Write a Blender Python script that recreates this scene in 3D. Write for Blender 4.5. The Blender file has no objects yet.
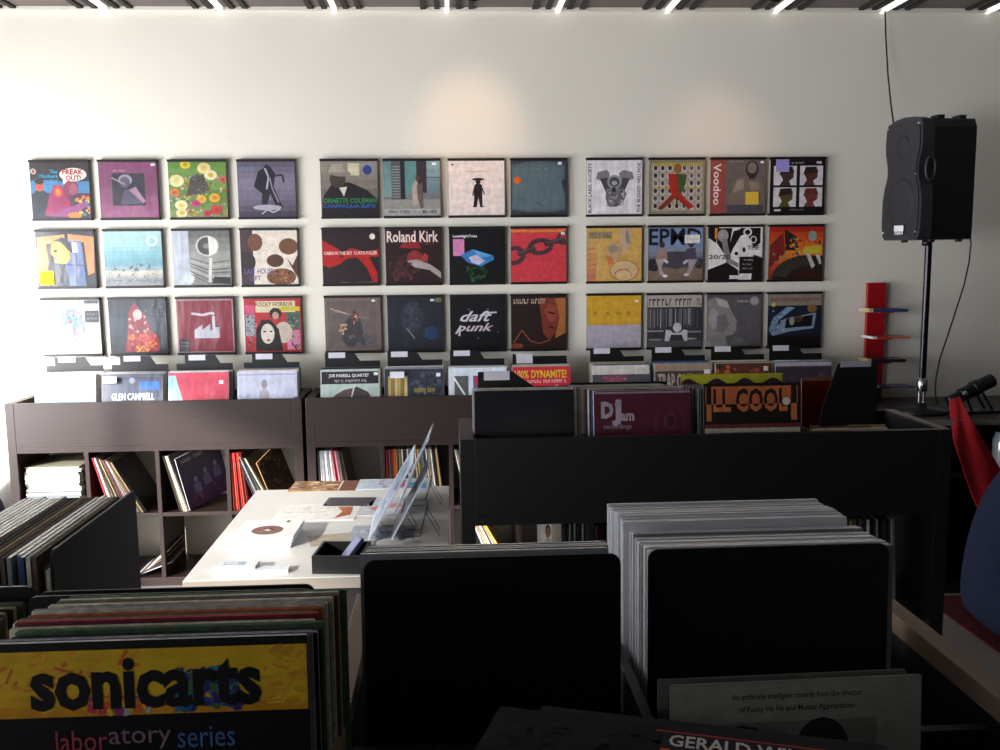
import bpy, math, random
from mathutils import Vector, Matrix
sc = bpy.context.scene
R = math.radians

# ------------------------------------------------------------------ camera
EYE = 1.74
F = 940.0
th = math.atan(120.5 / F); ph = math.atan(48.7 / F * math.cos(th)); ro = .011
fw = Vector((math.sin(ph)*math.cos(th), math.cos(ph)*math.cos(th), -math.sin(th)))
r0 = Vector((math.cos(ph), -math.sin(ph), 0)); u0 = r0.cross(fw)
rt = r0*math.cos(ro) - u0*math.sin(ro); up = r0*math.sin(ro) + u0*math.cos(ro)
cd = bpy.data.cameras.new('camera'); cam = bpy.data.objects.new('camera', cd)
sc.collection.objects.link(cam)
cd.sensor_width = 36; cd.lens = 36 * F / 1000; cd.clip_start = .02
m = Matrix((rt, up, -fw)).transposed().to_4x4(); m.translation = Vector((0, 0, EYE))
cam.matrix_world = m
sc.camera = cam

# ------------------------------------------------------------------ light
sc.view_settings.view_transform = 'Standard'; sc.view_settings.look = 'None'
sc.view_settings.gamma = 1; sc.view_settings.exposure = 0.0
sc.view_settings.use_curve_mapping = False
w = bpy.data.worlds.new('world'); sc.world = w; w.use_nodes = True
bg = w.node_tree.nodes['Background']
bg.inputs[0].default_value = (.62, .78, 1, 1); bg.inputs[1].default_value = 2.0

def light(name, kind, loc, dirv, energy, col, **k):
    d = bpy.data.lights.new(name, kind); d.energy = energy; d.color = col
    for a, b in k.items(): setattr(d, a, b)
    o = bpy.data.objects.new(name, d); sc.collection.objects.link(o)
    o.location = loc
    o.rotation_euler = Vector(dirv).to_track_quat('-Z', 'Y').to_euler()
    return o
light('sun', 'SUN', (-6, -4, 6), (.60, .70, -.31), 9.0, (1, .95, .87), angle=R(3.0))
# daylight of the shop window in the left wall
light('window_daylight', 'AREA', (-3.38, 3.62, 1.25), (1, .34, .10), 138, (.98, .985, 1), shape='RECTANGLE', size=1.6, size_y=1.5)
light('window_daylight', 'AREA', (-3.38, -.1, 1.5), (1, 1.08, .14), 17, (.97, .97, 1), shape='RECTANGLE', size=1.8, size_y=1.6, spread=R(62))

# ------------------------------------------------------------------ helpers
def lin(h):
    if not isinstance(h, str): return tuple(h)
    h = h.lstrip('#'); v = [int(h[i:i+2], 16)/255 for i in (0, 2, 4)]
    return tuple((c/12.92 if c <= .04045 else ((c+.055)/1.055)**2.4) for c in v)

class MB:
    def __init__(s): s.v = []; s.f = []; s.c = []; s.m = []; s.sm = []
    def add(s, vs, fs, col='#808080', mat=0, smooth=False):
        b = len(s.v); s.v += [tuple(p) for p in vs]; c = lin(col)
        for f in fs: s.f.append([b+i for i in f]); s.c.append(c); s.m.append(mat); s.sm.append(smooth)
        return s
    def box(s, x0, x1, y0, y1, z0, z1, col='#808080', mat=0, xf=None):
        vs = [(x, y, z) for z in (z0, z1) for y in (y0, y1) for x in (x0, x1)]
        if xf: vs = [xf @ Vector(p) for p in vs]
        return s.add(vs, [(0,2,3,1),(4,5,7,6),(0,1,5,4),(2,6,7,3),(0,4,6,2),(1,3,7,5)], col, mat)
    def prism(s, pts, y0, y1, col='#808080', mat=0, edge=None, xf=None):      # polygon in XZ pushed along Y
        n = len(pts)
        vs = [(p[0], y0, p[1]) for p in pts] + [(p[0], y1, p[1]) for p in pts]
        if xf: vs = [xf @ Vector(p) for p in vs]
        s.add(vs, [list(range(n)), list(range(2*n-1, n-1, -1))], col, mat)
        s.add(vs, [(i, n+i, n+(i+1) % n, (i+1) % n) for i in range(n)], edge or col, mat)
        return s
    def tube(s, pts, r, col='#808080', mat=0, n=8, cap=True):
        pts = [Vector(p) for p in pts]; rings = []
        rr = r if isinstance(r, (list, tuple)) else [r]*len(pts)
        pn = None
        for i, p in enumerate(pts):
            t = (pts[min(i+1, len(pts)-1)] - pts[max(i-1, 0)]).normalized()
            if pn is None:
                a = Vector((0, 0, 1)) if abs(t.z) < .9 else Vector((1, 0, 0)); u = t.cross(a).normalized()
            else:
                u = (pn - t*pn.dot(t)).normalized()
            pn = u; v = t.cross(u)
            rings.append([p + (u*math.cos(2*math.pi*k/n) + v*math.sin(2*math.pi*k/n))*rr[i] for k in range(n)])
        vs = [q for g in rings for q in g]; fs = []
        for i in range(len(pts)-1):
            for k in range(n): fs.append((i*n+k, i*n+(k+1) % n, (i+1)*n+(k+1) % n, (i+1)*n+k))
        s.add(vs, fs, col, mat, True)
        if cap: s.add(rings[0], [list(range(n))[::-1]], col, mat); s.add(rings[-1], [list(range(n))], col, mat)
        return s
    def lathe(s, prof, c=(0, 0, 0), axis='z', col='#808080', mat=0, n=24):     # prof: (radius, height)
        vs = []
        for (r_, h) in prof:
            for k in range(n):
                a = 2*math.pi*k/n; x, y = r_*math.cos(a), r_*math.sin(a)
                vs.append({'z': (c[0]+x, c[1]+y, c[2]+h), 'y': (c[0]+x, c[1]+h, c[2]+y), 'x': (c[0]+h, c[1]+x, c[2]+y)}[axis])
        fs = [(i*n+k, i*n+(k+1) % n, (i+1)*n+(k+1) % n, (i+1)*n+k) for i in range(len(prof)-1) for k in range(n)]
        return s.add(vs, fs, col, mat, True)
    def mesh(s, name, mats):
        me = bpy.data.meshes.new(name); me.from_pydata(s.v, [], s.f)
        for mt in (mats if isinstance(mats, (list, tuple)) else [mats]): me.materials.append(mt)
        at = me.color_attributes.new('Col', 'FLOAT_COLOR', 'CORNER'); li = 0; buf = []
        for fi, f in enumerate(s.f): buf += (list(s.c[fi]) + [1.0]) * len(f)
        at.data.foreach_set('color', buf)
        me.polygons.foreach_set('material_index', s.m); me.polygons.foreach_set('use_smooth', s.sm)
        me.update(); return me
    def build(s, name, mats, parent=None, loc=None, rot=None, bevel=0):
        o = bpy.data.objects.new(name, s.mesh(name, mats)); sc.collection.objects.link(o)
        if parent: o.parent = parent
        if loc: o.location = loc
        if rot: o.rotation_euler = rot
        if bevel:
            b = o.modifiers.new('bevel', 'BEVEL'); b.width = bevel; b.segments = 2; b.limit_method = 'ANGLE'; b.angle_limit = R(40)
        return o

def tag(o, label=None, cat=None, group=None, kind=None):
    if label: o['label'] = label
    if cat: o['category'] = cat
    if group: o['group'] = group
    if kind: o['kind'] = kind
    return o
def empty(name, loc, rz=0, label=None, cat=None, group=None):
    o = bpy.data.objects.new(name, None); sc.collection.objects.link(o); o.empty_display_size = .05
    o.location = loc; o.rotation_euler = (0, 0, rz); return tag(o, label, cat, group)
def copy_tree(o, parent=None):
    c = o.copy(); sc.collection.objects.link(c)
    if parent: c.parent = parent
    for ch in list(o.children): copy_tree(ch, c)
    return c

# ------------------------------------------------------------------ materials
def mat(name, base=(.5, .5, .5), rough=.5, metal=0, coat=0, vcol=False, bump=0, bscale=40, bdist=.002, var=0, vscale=6, stretch=None, spec=.5, sheen=0, detail=3):
    mt = bpy.data.materials.new(name); mt.use_nodes = True; nt = mt.node_tree; b = nt.nodes['Principled BSDF']
    N = nt.nodes.new; L = nt.links.new
    b.inputs['Roughness'].default_value = rough; b.inputs['Metallic'].default_value = metal
    b.inputs['Coat Weight'].default_value = coat; b.inputs['Coat Roughness'].default_value = .12
    b.inputs['Specular IOR Level'].default_value = spec
    tc = N('ShaderNodeTexCoord'); mp = N('ShaderNodeMapping'); L(tc.outputs['Object'], mp.inputs[0])
    if stretch: mp.inputs['Scale'].default_value = stretch
    ct = tuple(lin(base)) + (1,)
    if vcol:
        a = N('ShaderNodeVertexColor'); a.layer_name = 'Col'; src = a.outputs[0]
    else:
        rgb = N('ShaderNodeRGB'); rgb.outputs[0].default_value = ct; src = rgb.outputs[0]
    if var:
        no = N('ShaderNodeTexNoise'); no.inputs['Scale'].default_value = vscale; no.inputs['Detail'].default_value = 5
        L(mp.outputs[0], no.inputs[0])
        mr = N('ShaderNodeMapRange'); mr.inputs['To Min'].default_value = 1-var; mr.inputs['To Max'].default_value = 1+var
        mr.inputs['From Min'].default_value = .3; mr.inputs['From Max'].default_value = .7
        L(no.outputs['Fac'], mr.inputs[0])
        mx = N('ShaderNodeVectorMath'); mx.operation = 'SCALE'; L(src, mx.inputs[0]); L(mr.outputs[0], mx.inputs['Scale'])
        src = mx.outputs[0]
    L(src, b.inputs['Base Color'])
    if bump:
        n2 = N('ShaderNodeTexNoise'); n2.inputs['Scale'].default_value = bscale; n2.inputs['Detail'].default_value = detail
        L(mp.outputs[0], n2.inputs[0])
        bp = N('ShaderNodeBump'); bp.inputs['Strength'].default_value = bump; bp.inputs['Distance'].default_value = bdist
        L(n2.outputs['Fac'], bp.inputs['Height']); L(bp.outputs[0], b.inputs['Normal'])
        if coat: L(bp.outputs[0], b.inputs['Coat Normal'])
    return mt
M = {}
M['wall'] = mat('wall_paint', '#e9e3d6', .75, bump=.17, bscale=55, bdist=.004, var=.02, vscale=1.2)
M['ceil'] = mat('ceiling_deck', '#6b625e', .6, var=.15, vscale=3)
M['ceil_dark'] = mat('ceiling_groove', '#1d1818', .7)
M['ceil_white'] = mat('ceiling_strip_added_glow', '#ffffff', .35)
_p = M['ceil_white'].node_tree.nodes['Principled BSDF']; _p.inputs['Emission Color'].default_value = (1, 1, 1, 1); _p.inputs['Emission Strength'].default_value = 1.1   # glow added so the white ceiling strips look bright
M['plaster_dark'] = mat('dark_paint', '#57534f', .8, bump=.2, bscale=30, var=.05)
M['floor'] = mat('concrete', '#8b8782', .55, var=.12, vscale=3, bump=.15, bscale=60, bdist=.002)
M['rug'] = mat('rug', '#5a1218', .95, var=.6, vscale=60, bump=.6, bscale=120, bdist=.006)
M['wood'] = mat('black_brown_foil', '#2f2220', .42, var=.22, vscale=5, stretch=(1.2, 3, 26), bump=.08, bscale=40)
M['wood_dark'] = mat('black_foil', '#191515', .5, var=.2, vscale=5, stretch=(1.2, 3, 26), bump=.08, bscale=40)
M['wood_edge'] = mat('tan_edge', '#8a7460', .5, var=.12, vscale=8, stretch=(3, .6, 3))
M['card'] = mat('black_card', '#121213', .42, var=.1, vscale=12, bump=.05, bscale=300)
M['print'] = mat('printed_sleeve', rough=.38, coat=.25, vcol=True, var=.16, vscale=34, bump=.25, bscale=9, bdist=.004)
M['wrap'] = mat('wrapped_sleeve', rough=.42, coat=.45, vcol=True, var=.18, vscale=34, bump=.7, bscale=7, bdist=.009, stretch=(1, 1, .5))
M['paper'] = mat('paper', rough=.75, vcol=True, var=.06, vscale=30, bump=.2, bscale=60, bdist=.001)
M['matte'] = mat('matte_printed_sleeve', rough=.75, vcol=True, var=.15, vscale=34, spec=.2)
M['worn'] = mat('worn_card', rough=.8, vcol=True, var=.35, vscale=70, bump=.5, bscale=160, bdist=.002)
M['poly'] = mat('poly_sleeve', rough=.22, coat=.5, vcol=True, var=.04, vscale=18, bump=.3, bscale=10, bdist=.003)
M['white'] = mat('white_laminate', '#d8d6d2', .38, var=.02, vscale=9)
M['table_edge'] = mat('table_edge', '#8d857c', .5, var=.05, vscale=9)
M['rail'] = mat('black_rail', '#17100f', .4)
M['black'] = mat('black_plastic', '#101012', .38, bump=.2, bscale=220, bdist=.001)
M['bezel'] = mat('speaker_bezel', '#2f2c31', .5, bump=.3, bscale=250, bdist=.001)
M['grille'] = mat('speaker_grille', '#28262b', .6, bump=.9, bscale=520, bdist=.002)
M['chrome'] = mat('chrome', '#c9c9cc', .16, metal=1)
M['pole'] = mat('pole_enamel', '#2c2b2f', .2, metal=.85)
M['wire'] = mat('black_wire', '#0b0b0c', .4)
M['red'] = mat('red_lacquer', '#a3111c', .3, coat=.3, var=.04)
M['redcloth'] = mat('red_cloth', '#b0101c', .85, bump=.5, bscale=60, bdist=.004, var=.08)
M['blue'] = mat('blue_canvas', '#1d2645', .9, bump=.5, bscale=300, bdist=.002, var=.1, vscale=12)
M['glass'] = mat('pale_glass', '#aebac2', .08, spec=.8, coat=.5)
M['lens'] = mat('lens', '#20242a', .05, coat=1)

# ------------------------------------------------------------------ printed art
FONT = None
_tc = {}
def text_geo(txt, off=.012):
    if (txt, off) in _tc: return _tc[(txt, off)]
    cu = bpy.data.curves.new('t', 'FONT'); cu.body = txt; cu.resolution_u = 2; cu.offset = off
    ob = bpy.data.objects.new('t', cu)
    me = bpy.data.meshes.new_from_object(ob)
    vs = [(v.co.x, v.co.y) for v in me.vertices]; fs = [list(p.vertices) for p in me.polygons]
    bpy.data.objects.remove(ob); bpy.data.meshes.remove(me); bpy.data.curves.remove(cu)
    if vs:
        x0 = min(v[0] for v in vs); x1 = max(v[0] for v in vs); y0 = min(v[1] for v in vs); y1 = max(v[1] for v in vs)
        vs = [((v[0]-x0)/max(x1-x0, 1e-6), (v[1]-y0)/max(y1-y0, 1e-6)) for v in vs]
    _tc[(txt, off)] = (vs, fs); return _tc[(txt, off)]

class Art:
    """flat printed picture in unit coordinates, u right, v up, laid on the front (-Y) of a sleeve"""
    def __init__(s, mb, w, h, y=0, mat=0, step=.000009):
        s.b = mb; s.w = w; s.h = h; s.y = y - .0002; s.mat = mat; s.step = step
    def _n(s): s.y -= s.step; return s.y
    def p(s, pts, col, clip=True):
        y = s._n()
        if clip: pts = [(min(max(a, .004), .996), min(max(b, .004), .996)) for a, b in pts]
        area = sum(pts[i][0]*pts[(i+1) % len(pts)][1] - pts[(i+1) % len(pts)][0]*pts[i][1] for i in range(len(pts)))
        if area < 0: pts = pts[::-1]
        s.b.add([(a*s.w, y, b*s.h) for a, b in pts], [list(range(len(pts)))], col, s.mat)
    def r(s, x0, y0, x1, y1, col): s.p([(x0, y0), (x1, y0), (x1, y1), (x0, y1)], col)
    def e(s, cx, cy, rx, ry, col, n=16, a0=0):
        ca, sa = math.cos(a0), math.sin(a0)
        s.p([(cx + rx*math.cos(2*math.pi*k/n)*ca - ry*math.sin(2*math.pi*k/n)*sa, cy + rx*math.cos(2*math.pi*k/n)*sa + ry*math.sin(2*math.pi*k/n)*ca) for k in range(n)], col)
    def l(s, pts, wd, col):
        for i in range(len(pts)-1):
            (a, b), (c, d) = pts[i], pts[i+1]; L = math.hypot(c-a, d-b) or 1; nx, ny = -(d-b)/L*wd/2, (c-a)/L*wd/2
            s.p([(a+nx, b+ny), (a-nx, b-ny), (c-nx, d-ny), (c+nx, d+ny)], col)
    def t(s, txt, x0, y0, x1, y1, col, rot=0, shear=0, off=.02, below=None, above=None):
        vs, fs = text_geo(txt, off); y = s._n(); out = []
        for (a, b) in vs:
            if rot == 90: a, b = 1-b, a
            if rot == -90: a, b = b, 1-a
            a2 = a + shear*(b-.5)
            out.append(((x0+a2*(x1-x0))*s.w, y, (y0+b*(y1-y0))*s.h))
        for lim, sg in ((below, 1), (above, -1)):                  # keep only the part below / above a height
            if lim is None: continue
            L = lim*s.h; nf = []
            for f in fs:
                o2 = []
                for i in range(len(f)):
                    p, q = out[f[i]], out[f[(i+1) % len(f)]]; ip, iq = sg*(p[2]-L) <= 0, sg*(q[2]-L) <= 0
                    if ip: o2.append(f[i])
                    if ip != iq:
                        t_ = (L-p[2])/(q[2]-p[2]); out.append((p[0]+t_*(q[0]-p[0]), y, L)); o2.append(len(out)-1)
                if len(o2) > 2: nf.append(o2)
            fs = nf
        s.b.add(out, fs, col, s.mat)
    def scrib(s, x0, y0, x1, y1, col, seed=1):                      # print too small to read
        rn = random.Random(seed); x = x0; hgt = y1-y0
        while x < x1:
            wd = hgt*rn.uniform(.25, .6)
            if rn.random() < .82:
                s.r(x, y0, x+wd*.3, y1, col)
                if rn.random() < .6: s.r(x, y1-hgt*.28, x+wd*.8, y1, col)
                else: s.r(x, y0, x+wd*.8, y0+hgt*.28, col)
            x += wd*1.15
    def spk(s, n, x0, y0, x1, y1, cols, size, seed=1, kind='e', asp=1):
        rn = random.Random(seed)
        if n > 7: n = int(n*2.2); size *= .62
        for _ in range(n):
            x, y = rn.uniform(x0, x1), rn.uniform(y0, y1); q = size*rn.uniform(.5, 1.4); c = rn.choice(cols)
            if kind == 'e': s.e(x, y, q, q*asp*rn.uniform(.55, 1), c, 9, rn.uniform(0, 3))
            else: s.r(x-q, y-q*asp, x+q, y+q*asp, c)
    def grad(s, cols, x0=0, y0=0, x1=1, y1=1, n=12, vert=True):      # printed tone bands, first colour at the bottom/left
        cs = [lin(c) for c in cols]
        for i in range(n):
            t = i/(n-1)*(len(cs)-1); k = min(int(t), len(cs)-2); f_ = t-k
            c = tuple(cs[k][j]*(1-f_)+cs[k+1][j]*f_ for j in range(3))
            if vert: s.r(x0, y0+(y1-y0)*i/n, x1, y0+(y1-y0)*(i+1)/n, c)
            else: s.r(x0+(x1-x0)*i/n, y0, x0+(x1-x0)*(i+1)/n, y1, c)

def rr(w_, h_, rad=.002, n=3, x0=0, z0=0):                           # rounded rectangle outline
    pts = []
    for cx, cz, a in ((w_-rad, rad, -90), (w_-rad, h_-rad, 0), (rad, h_-rad, 90), (rad, rad, 180)):
        for k in range(n+1):
            t = R(a + 90*k/n); pts.append((x0+cx+rad*math.cos(t), z0+cz+rad*math.sin(t)))
    return pts

def sleeve(art=None, col='#888888', edge=None, w_=.315, h_=.315, t_=.0042, mt='print', tone=1, parent=None, loc=(0,0,0), rot=(0,0,0), name='record_sleeve', label=None, cat='record', group=None, rad=.002):
    b = MB(); b.prism(rr(w_, h_, rad), 0, t_, col, 0, edge or col)
    if art: art(Art(b, w_, h_, step=.000002 if 0 < loc[1] < 1.5 else .000009))
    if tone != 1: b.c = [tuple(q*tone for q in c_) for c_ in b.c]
    o = b.build(name, M[mt], parent, loc, rot)
    return tag(o, label, cat, group) if not parent else o

def person(c, cx, y0, s_, body, skin, hair):                         # plain generic figure print
    c.p([(cx-.16*s_, y0), (cx-.15*s_, y0+.3*s_), (cx-.05*s_, y0+.38*s_), (cx+.05*s_, y0+.38*s_), (cx+.15*s_, y0+.3*s_), (cx+.16*s_, y0)], body)
    c.e(cx, y0+.5*s_, .1*s_, .12*s_, hair, 14); c.e(cx, y0+.475*s_, .075*s_, .095*s_, skin, 14)

# ---- wall covers, one function each -------------------------------------------------
def a_L11(c):
    c.r(0, 0, 1, 1, '#3a3236'); c.r(0, .45, 1, .66, '#4c86b4'); c.r(0, 0, 1, .45, '#513247')
    c.t('The', .33, .80, .47, .87, '#2f9ac4'); c.t('Mothers', .16, .72, .47, .79, '#2f9ac4'); c.t('of Invention', .03, .64, .47, .71, '#2f9ac4')
    c.e(.06, .84, .045, .05, '#e9dcd4'); c.e(.06, .84, .03, .033, '#c05a58')
    c.p([(0, 0), (0, .4), (.08, .5), (.22, .5), (.33, .4), (.3, 0)], '#2c3540'); c.e(.15, .58, .07, .1, '#c4523e'); c.e(.15, .66, .08, .05, '#3a2a2a')
    c.p([(.2, .05), (.3, .38), (.4, .6), (.52, .58), (.62, .4), (.7, .0)], '#a02d5e'); c.e(.46, .48, .08, .11, '#cf4b52'); c.e(.46, .47, .04, .06, '#e08a3c')
    c.e(.68, .55, .13, .15, '#8b3b56'); c.e(.72, .52, .07, .1, '#a45a6a'); c.spk(14, .75, .05, .97, .4, ['#e9b44c', '#de7a34', '#3f8e9e', '#e2d06a', '#7b3c62'], .05, 3)
    c.p([(.3, .04), (.6, .18), (.9, .3), (.96, .22), (.6, .03)], '#9b4a86'); c.e(.72, .05, .12, .06, '#e48a38')
    c.e(.73, .78, .23, .12, '#f5efe2', 20); c.p([(.55, .72), (.56, .6), (.66, .7)], '#f5efe2')
    c.t('FREAK', .55, .78, .91, .88, '#b3202a', off=.04); c.t('OUT!', .6, .67, .86, .77, '#b3202a', off=.04)
def a_L12(c):
    c.grad(['#a0567e', '#7f4463', '#8d4c72'], n=8); c.r(.22, .22, .78, .8, '#2f2b36')
    c.e(.45, .68, .12, .1, '#9a92a4'); c.e(.44, .64, .09, .1, '#60586a'); c.p([(.35, .24), (.42, .5), (.6, .52), (.76, .26)], '#57506a')
    c.l([(.22, .72), (.44, .6)], .02, '#aaa2b2'); c.p([(.5, .5), (.62, .56), (.78, .3), (.74, .26)], '#b087a0'); c.scrib(.24, .83, .46, .86, '#d7a9bd', 2)
    c.r(.9, .93, .97, .97, '#f4f0ee')
def a_L13(c):
    c.grad(['#8aa05a', '#5e8a46', '#7fa052', '#6a9440'], n=8)
    c.spk(90, 0, 0, 1, .75, ['#c8a83a', '#b2543c', '#7c9a58', '#d8c07a', '#9aa7a0', '#c96a4e', '#5b7f4a', '#c7b6b0'], .035, 5)
    c.p([(.3, .4), (.38, .72), (.5, .78), (.62, .7), (.7, .5), (.55, .42)], '#55504a'); c.spk(20, .4, .45, .68, .75, ['#37332f', '#7a746c'], .025, 6)
    for x, y, q, a, b_ in ((.62, .88, .12, '#eedc9c', '#e7c65c'), (.73, .76, .11, '#f3ecc4', '#e0b83a'), (.14, .66, .13, '#f1e6a8', '#e9d88a'), (.2, .22, .11, '#f4edbc', '#e9d04c'), (.78, .35, .1, '#e9b52c', '#d08a1e'), (.8, .13, .1, '#cf3f3a', '#a82a2c'), (.93, .68, .08, '#cf6a5a', '#b04844'), (.55, .33, .09, '#e6b84a', '#d29a30'), (.3, .95, .09, '#e8cf3a', '#c9a41e'), (.45, .25, .08, '#c2487a', '#a33562'), (.1, .45, .09, '#de8a4a', '#c4683a'), (.64, .07, .07, '#cc3a56', '#a02a44'), (.2, .08, .1, '#f0e6a8', '#d8c050')):
        c.e(x, y, q, q*.85, a, 12); c.e(x, y, q*.45, q*.4, b_, 8)
def a_L14(c):
    c.grad(['#4a4254', '#7c7288', '#8b8296', '#6a6276'], n=10); c.scrib(.08, .84, .32, .9, '#5aa0b8', 4)
    c.p([(.28, .55), (.36, .82), (.46, .88), (.5, .96), (.58, .9), (.66, .78), (.62, .55), (.74, .24), (.78, .16), (.66, .16), (.56, .42), (.48, .17), (.4, .16), (.42, .42)], '#221f2a')
    c.l([(.62, .74), (.78, .76), (.8, .62)], .035, '#2b2733'); c.l([(.48, .88), (.54, .72), (.5, .5)], .03, '#bdb6c4'); c.l([(.56, .7), (.6, .5), (.7, .26)], .022, '#a39bb0'); c.e(.5, .17, .25, .05, '#b7b1bf'); c.l([(.4, .05), (.5, .13), (.6, .08), (.72, .14)], .02, '#cfd2dc')
def a_L21(c):
    c.r(0, 0, 1, 1, '#20242f'); c.p([(0, .12), (.02, .9), (.5, .95), (.48, .82), (.18, .78), (.2, .45), (.12, .1)], '#e79a4e'); c.p([(.55, .96), (1, .9), (.97, .25), (.86, .2), (.82, .8), (.55, .84)], '#df8e54')
    c.p([(.5, .0), (.42, .85), (.78, .82), (.82, .0)], '#5a6f9e'); c.l([(.66, .05), (.68, .8)], .02, '#2a3350'); c.l([(.5, .4), (.85, .38)], .02, '#2a3350')
    c.p([(.26, .78), (.4, .84), (.56, .72), (.58, .5), (.48, .4), (.3, .44), (.28, .55), (.24, .6)], '#f2b45a'); c.p([(.3, .84), (.46, .9), (.6, .78), (.62, .6), (.54, .66), (.44, .8)], '#1d2130'); c.e(.33, .65, .03, .02, '#2c2530'); c.e(.3, .52, .025, .02, '#a7403a')
    c.p([(.1, 0), (.2, .35), (.48, .42), (.55, 0)], '#2b2f3c'); c.r(.62, .62, .7, .8, '#f1f1ef'); c.r(.02, .03, .27, .29, '#f2c91c'); c.scrib(.09, .2, .2, .225, '#6a5a1a', 3)
def a_L22(c):
    c.grad(['#8d9aa0', '#b9c0bc', '#6da5b4', '#82b9c4', '#a6d3d6', '#b2dada'], n=14); c.grad(['#9b9ea0', '#7f868c', '#b8b6ac', '#d9d2c0'], 0, 0, 1, .28, 7)
    c.spk(50, .05, .05, .95, .3, ['#5d666c', '#a9a9a4', '#cfcabc', '#7a8082'], .02, 7, 'r', .6); c.e(.83, .82, .1, .1, '#dceff0'); c.e(.83, .82, .06, .06, '#9ccdd2')
    c.spk(16, .15, .28, .8, .4, ['#5c6f78', '#8f9ea4'], .035, 9)
def a_L23(c):
    c.grad(['#8f8d8a', '#a9a7a2', '#72706d'], n=8); c.r(0, 0, .28, 1, '#c3c9d4'); c.e(.26, .14, .09, .12, '#d3dae4')
    c.e(.6, .72, .2, .19, '#d2cfc8', 24); c.e(.6, .72, .17, .16, '#4c4a49', 24); c.p([(.62, .9), (.74, .86), (.79, .74), (.76, .6), (.63, .54)], '#efece0'); c.e(.58, .72, .05, .05, '#8c8984')
    for k in range(7): c.l([(.3, .5-.05*k), (.6, .4-.06*k), (.98, .45-.07*k)], .018, ['#5c5a58', '#bdbab4', '#444342'][k % 3])
    c.l([(.65, .5), (.62, .05)], .05, '#d8d4cc'); c.p([(.66, .04), (.7, .16), (.98, .14), (.98, .02)], '#2e2c2c')
def a_L24(c):
    c.r(0, 0, 1, 1, '#f6e8d8'); c.r(0, 0, .22, 1, '#4b3b3e'); c.e(.26, .78, .13, .16, '#7b4c38'); c.e(.84, .7, .17, .15, '#7a5038'); c.p([(.8, .5), (.9, .35), (1, .55), (1, .1), (.86, .36)], '#5a3628')
    c.e(.6, .44, .15, .12, '#5c3b2c'); c.e(.7, .14, .26, .16, '#8a5a3e'); c.e(.08, .42, .18, .2, '#352a2e'); c.spk(16, .5, .02, .9, .25, ['#5b3a2b', '#b5805a', '#3e2a22'], .03, 2)
    c.t('LAST HOUSE', .06, .2, .56, .3, '#6c62a0'); c.t('LEFT', .14, .08, .34, .17, '#6c62a0')
def a_L31(c):
    c.r(0, 0, 1, 1, '#dcdcda'); rn = random.Random(4)
    c.p([(.3, .6), (.33, .78), (.48, .84), (.62, .82), (.72, .7), (.74, .45), (.66, .3), (.6, .16), (.52, .16), (.42, .34), (.34, .44)], '#8f9fb0')
    c.spk(60, .34, .5, .72, .78, ['#5f93c2', '#7db4d4', '#a9b7c4', '#b96a72', '#86a6b6'], .035, 3); c.spk(30, .46, .2, .66, .46, ['#b77aa6', '#c990b8', '#c06a7a', '#9fb39c'], .03, 5)
    c.l([(.34, .42), (.52, .56)], .03, '#fbfbfa'); c.scrib(.1, .85, .22, .88, '#c6545e', 2); c.r(.74, .58, .98, .8, '#3c3a44'); c.r(.74, .93, .98, .99, '#3c3a44'); c.scrib(.78, .72, .95, .75, '#b9b7be', 3); c.scrib(.78, .64, .95, .67, '#b9b7be', 5)
def a_L32(c):
    c.grad(['#2b2f38', '#3c434e', '#2b3039'], n=6); c.p([(.25, .03), (.32, .4), (.34, .75), (.45, .95), (.62, .7), (.72, .45), (.86, .25), (.85, .03)], '#9c2c34')
    c.spk(30, .3, .05, .8, .35, ['#d83a30', '#e2552e', '#b82c36', '#ec7a2a'], .05, 6); c.spk(14, .36, .4, .66, .8, ['#c6a6a2', '#8a3a44', '#6c3440'], .045, 2); c.e(.5, .72, .08, .1, '#c9bcb6'); c.spk(9, .45, .03, .65, .14, ['#f0a030', '#f6bf3c'], .03, 8); c.spk(16, .7, .3, .98, .95, ['#7b8790', '#97a2a8'], .012, 4)
def a_L33(c):
    c.r(0, 0, 1, 1, '#b98a92'); c.r(.02, .02, .97, .97, '#8a2638')
    c.p([(.3, .27), (.3, .42), (.44, .52), (.44, .42), (.58, .54), (.58, .42), (.62, .42), (.62, .68), (.67, .68), (.67, .47), (.74, .47), (.74, .27)], '#c6c6d0')
    c.l([(.26, .73), (.36, .72), (.45, .7), (.54, .72), (.62, .74)], .045, '#c6c6d0'); c.l([(.62, .74), (.66, .71)], .045, '#c6c6d0')
    c.r(.03, .02, .2, .26, '#2c2a2c'); c.scrib(.05, .18, .18, .2, '#c9c7c9', 2); c.scrib(.05, .12, .18, .14, '#c9c7c9', 4)
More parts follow.
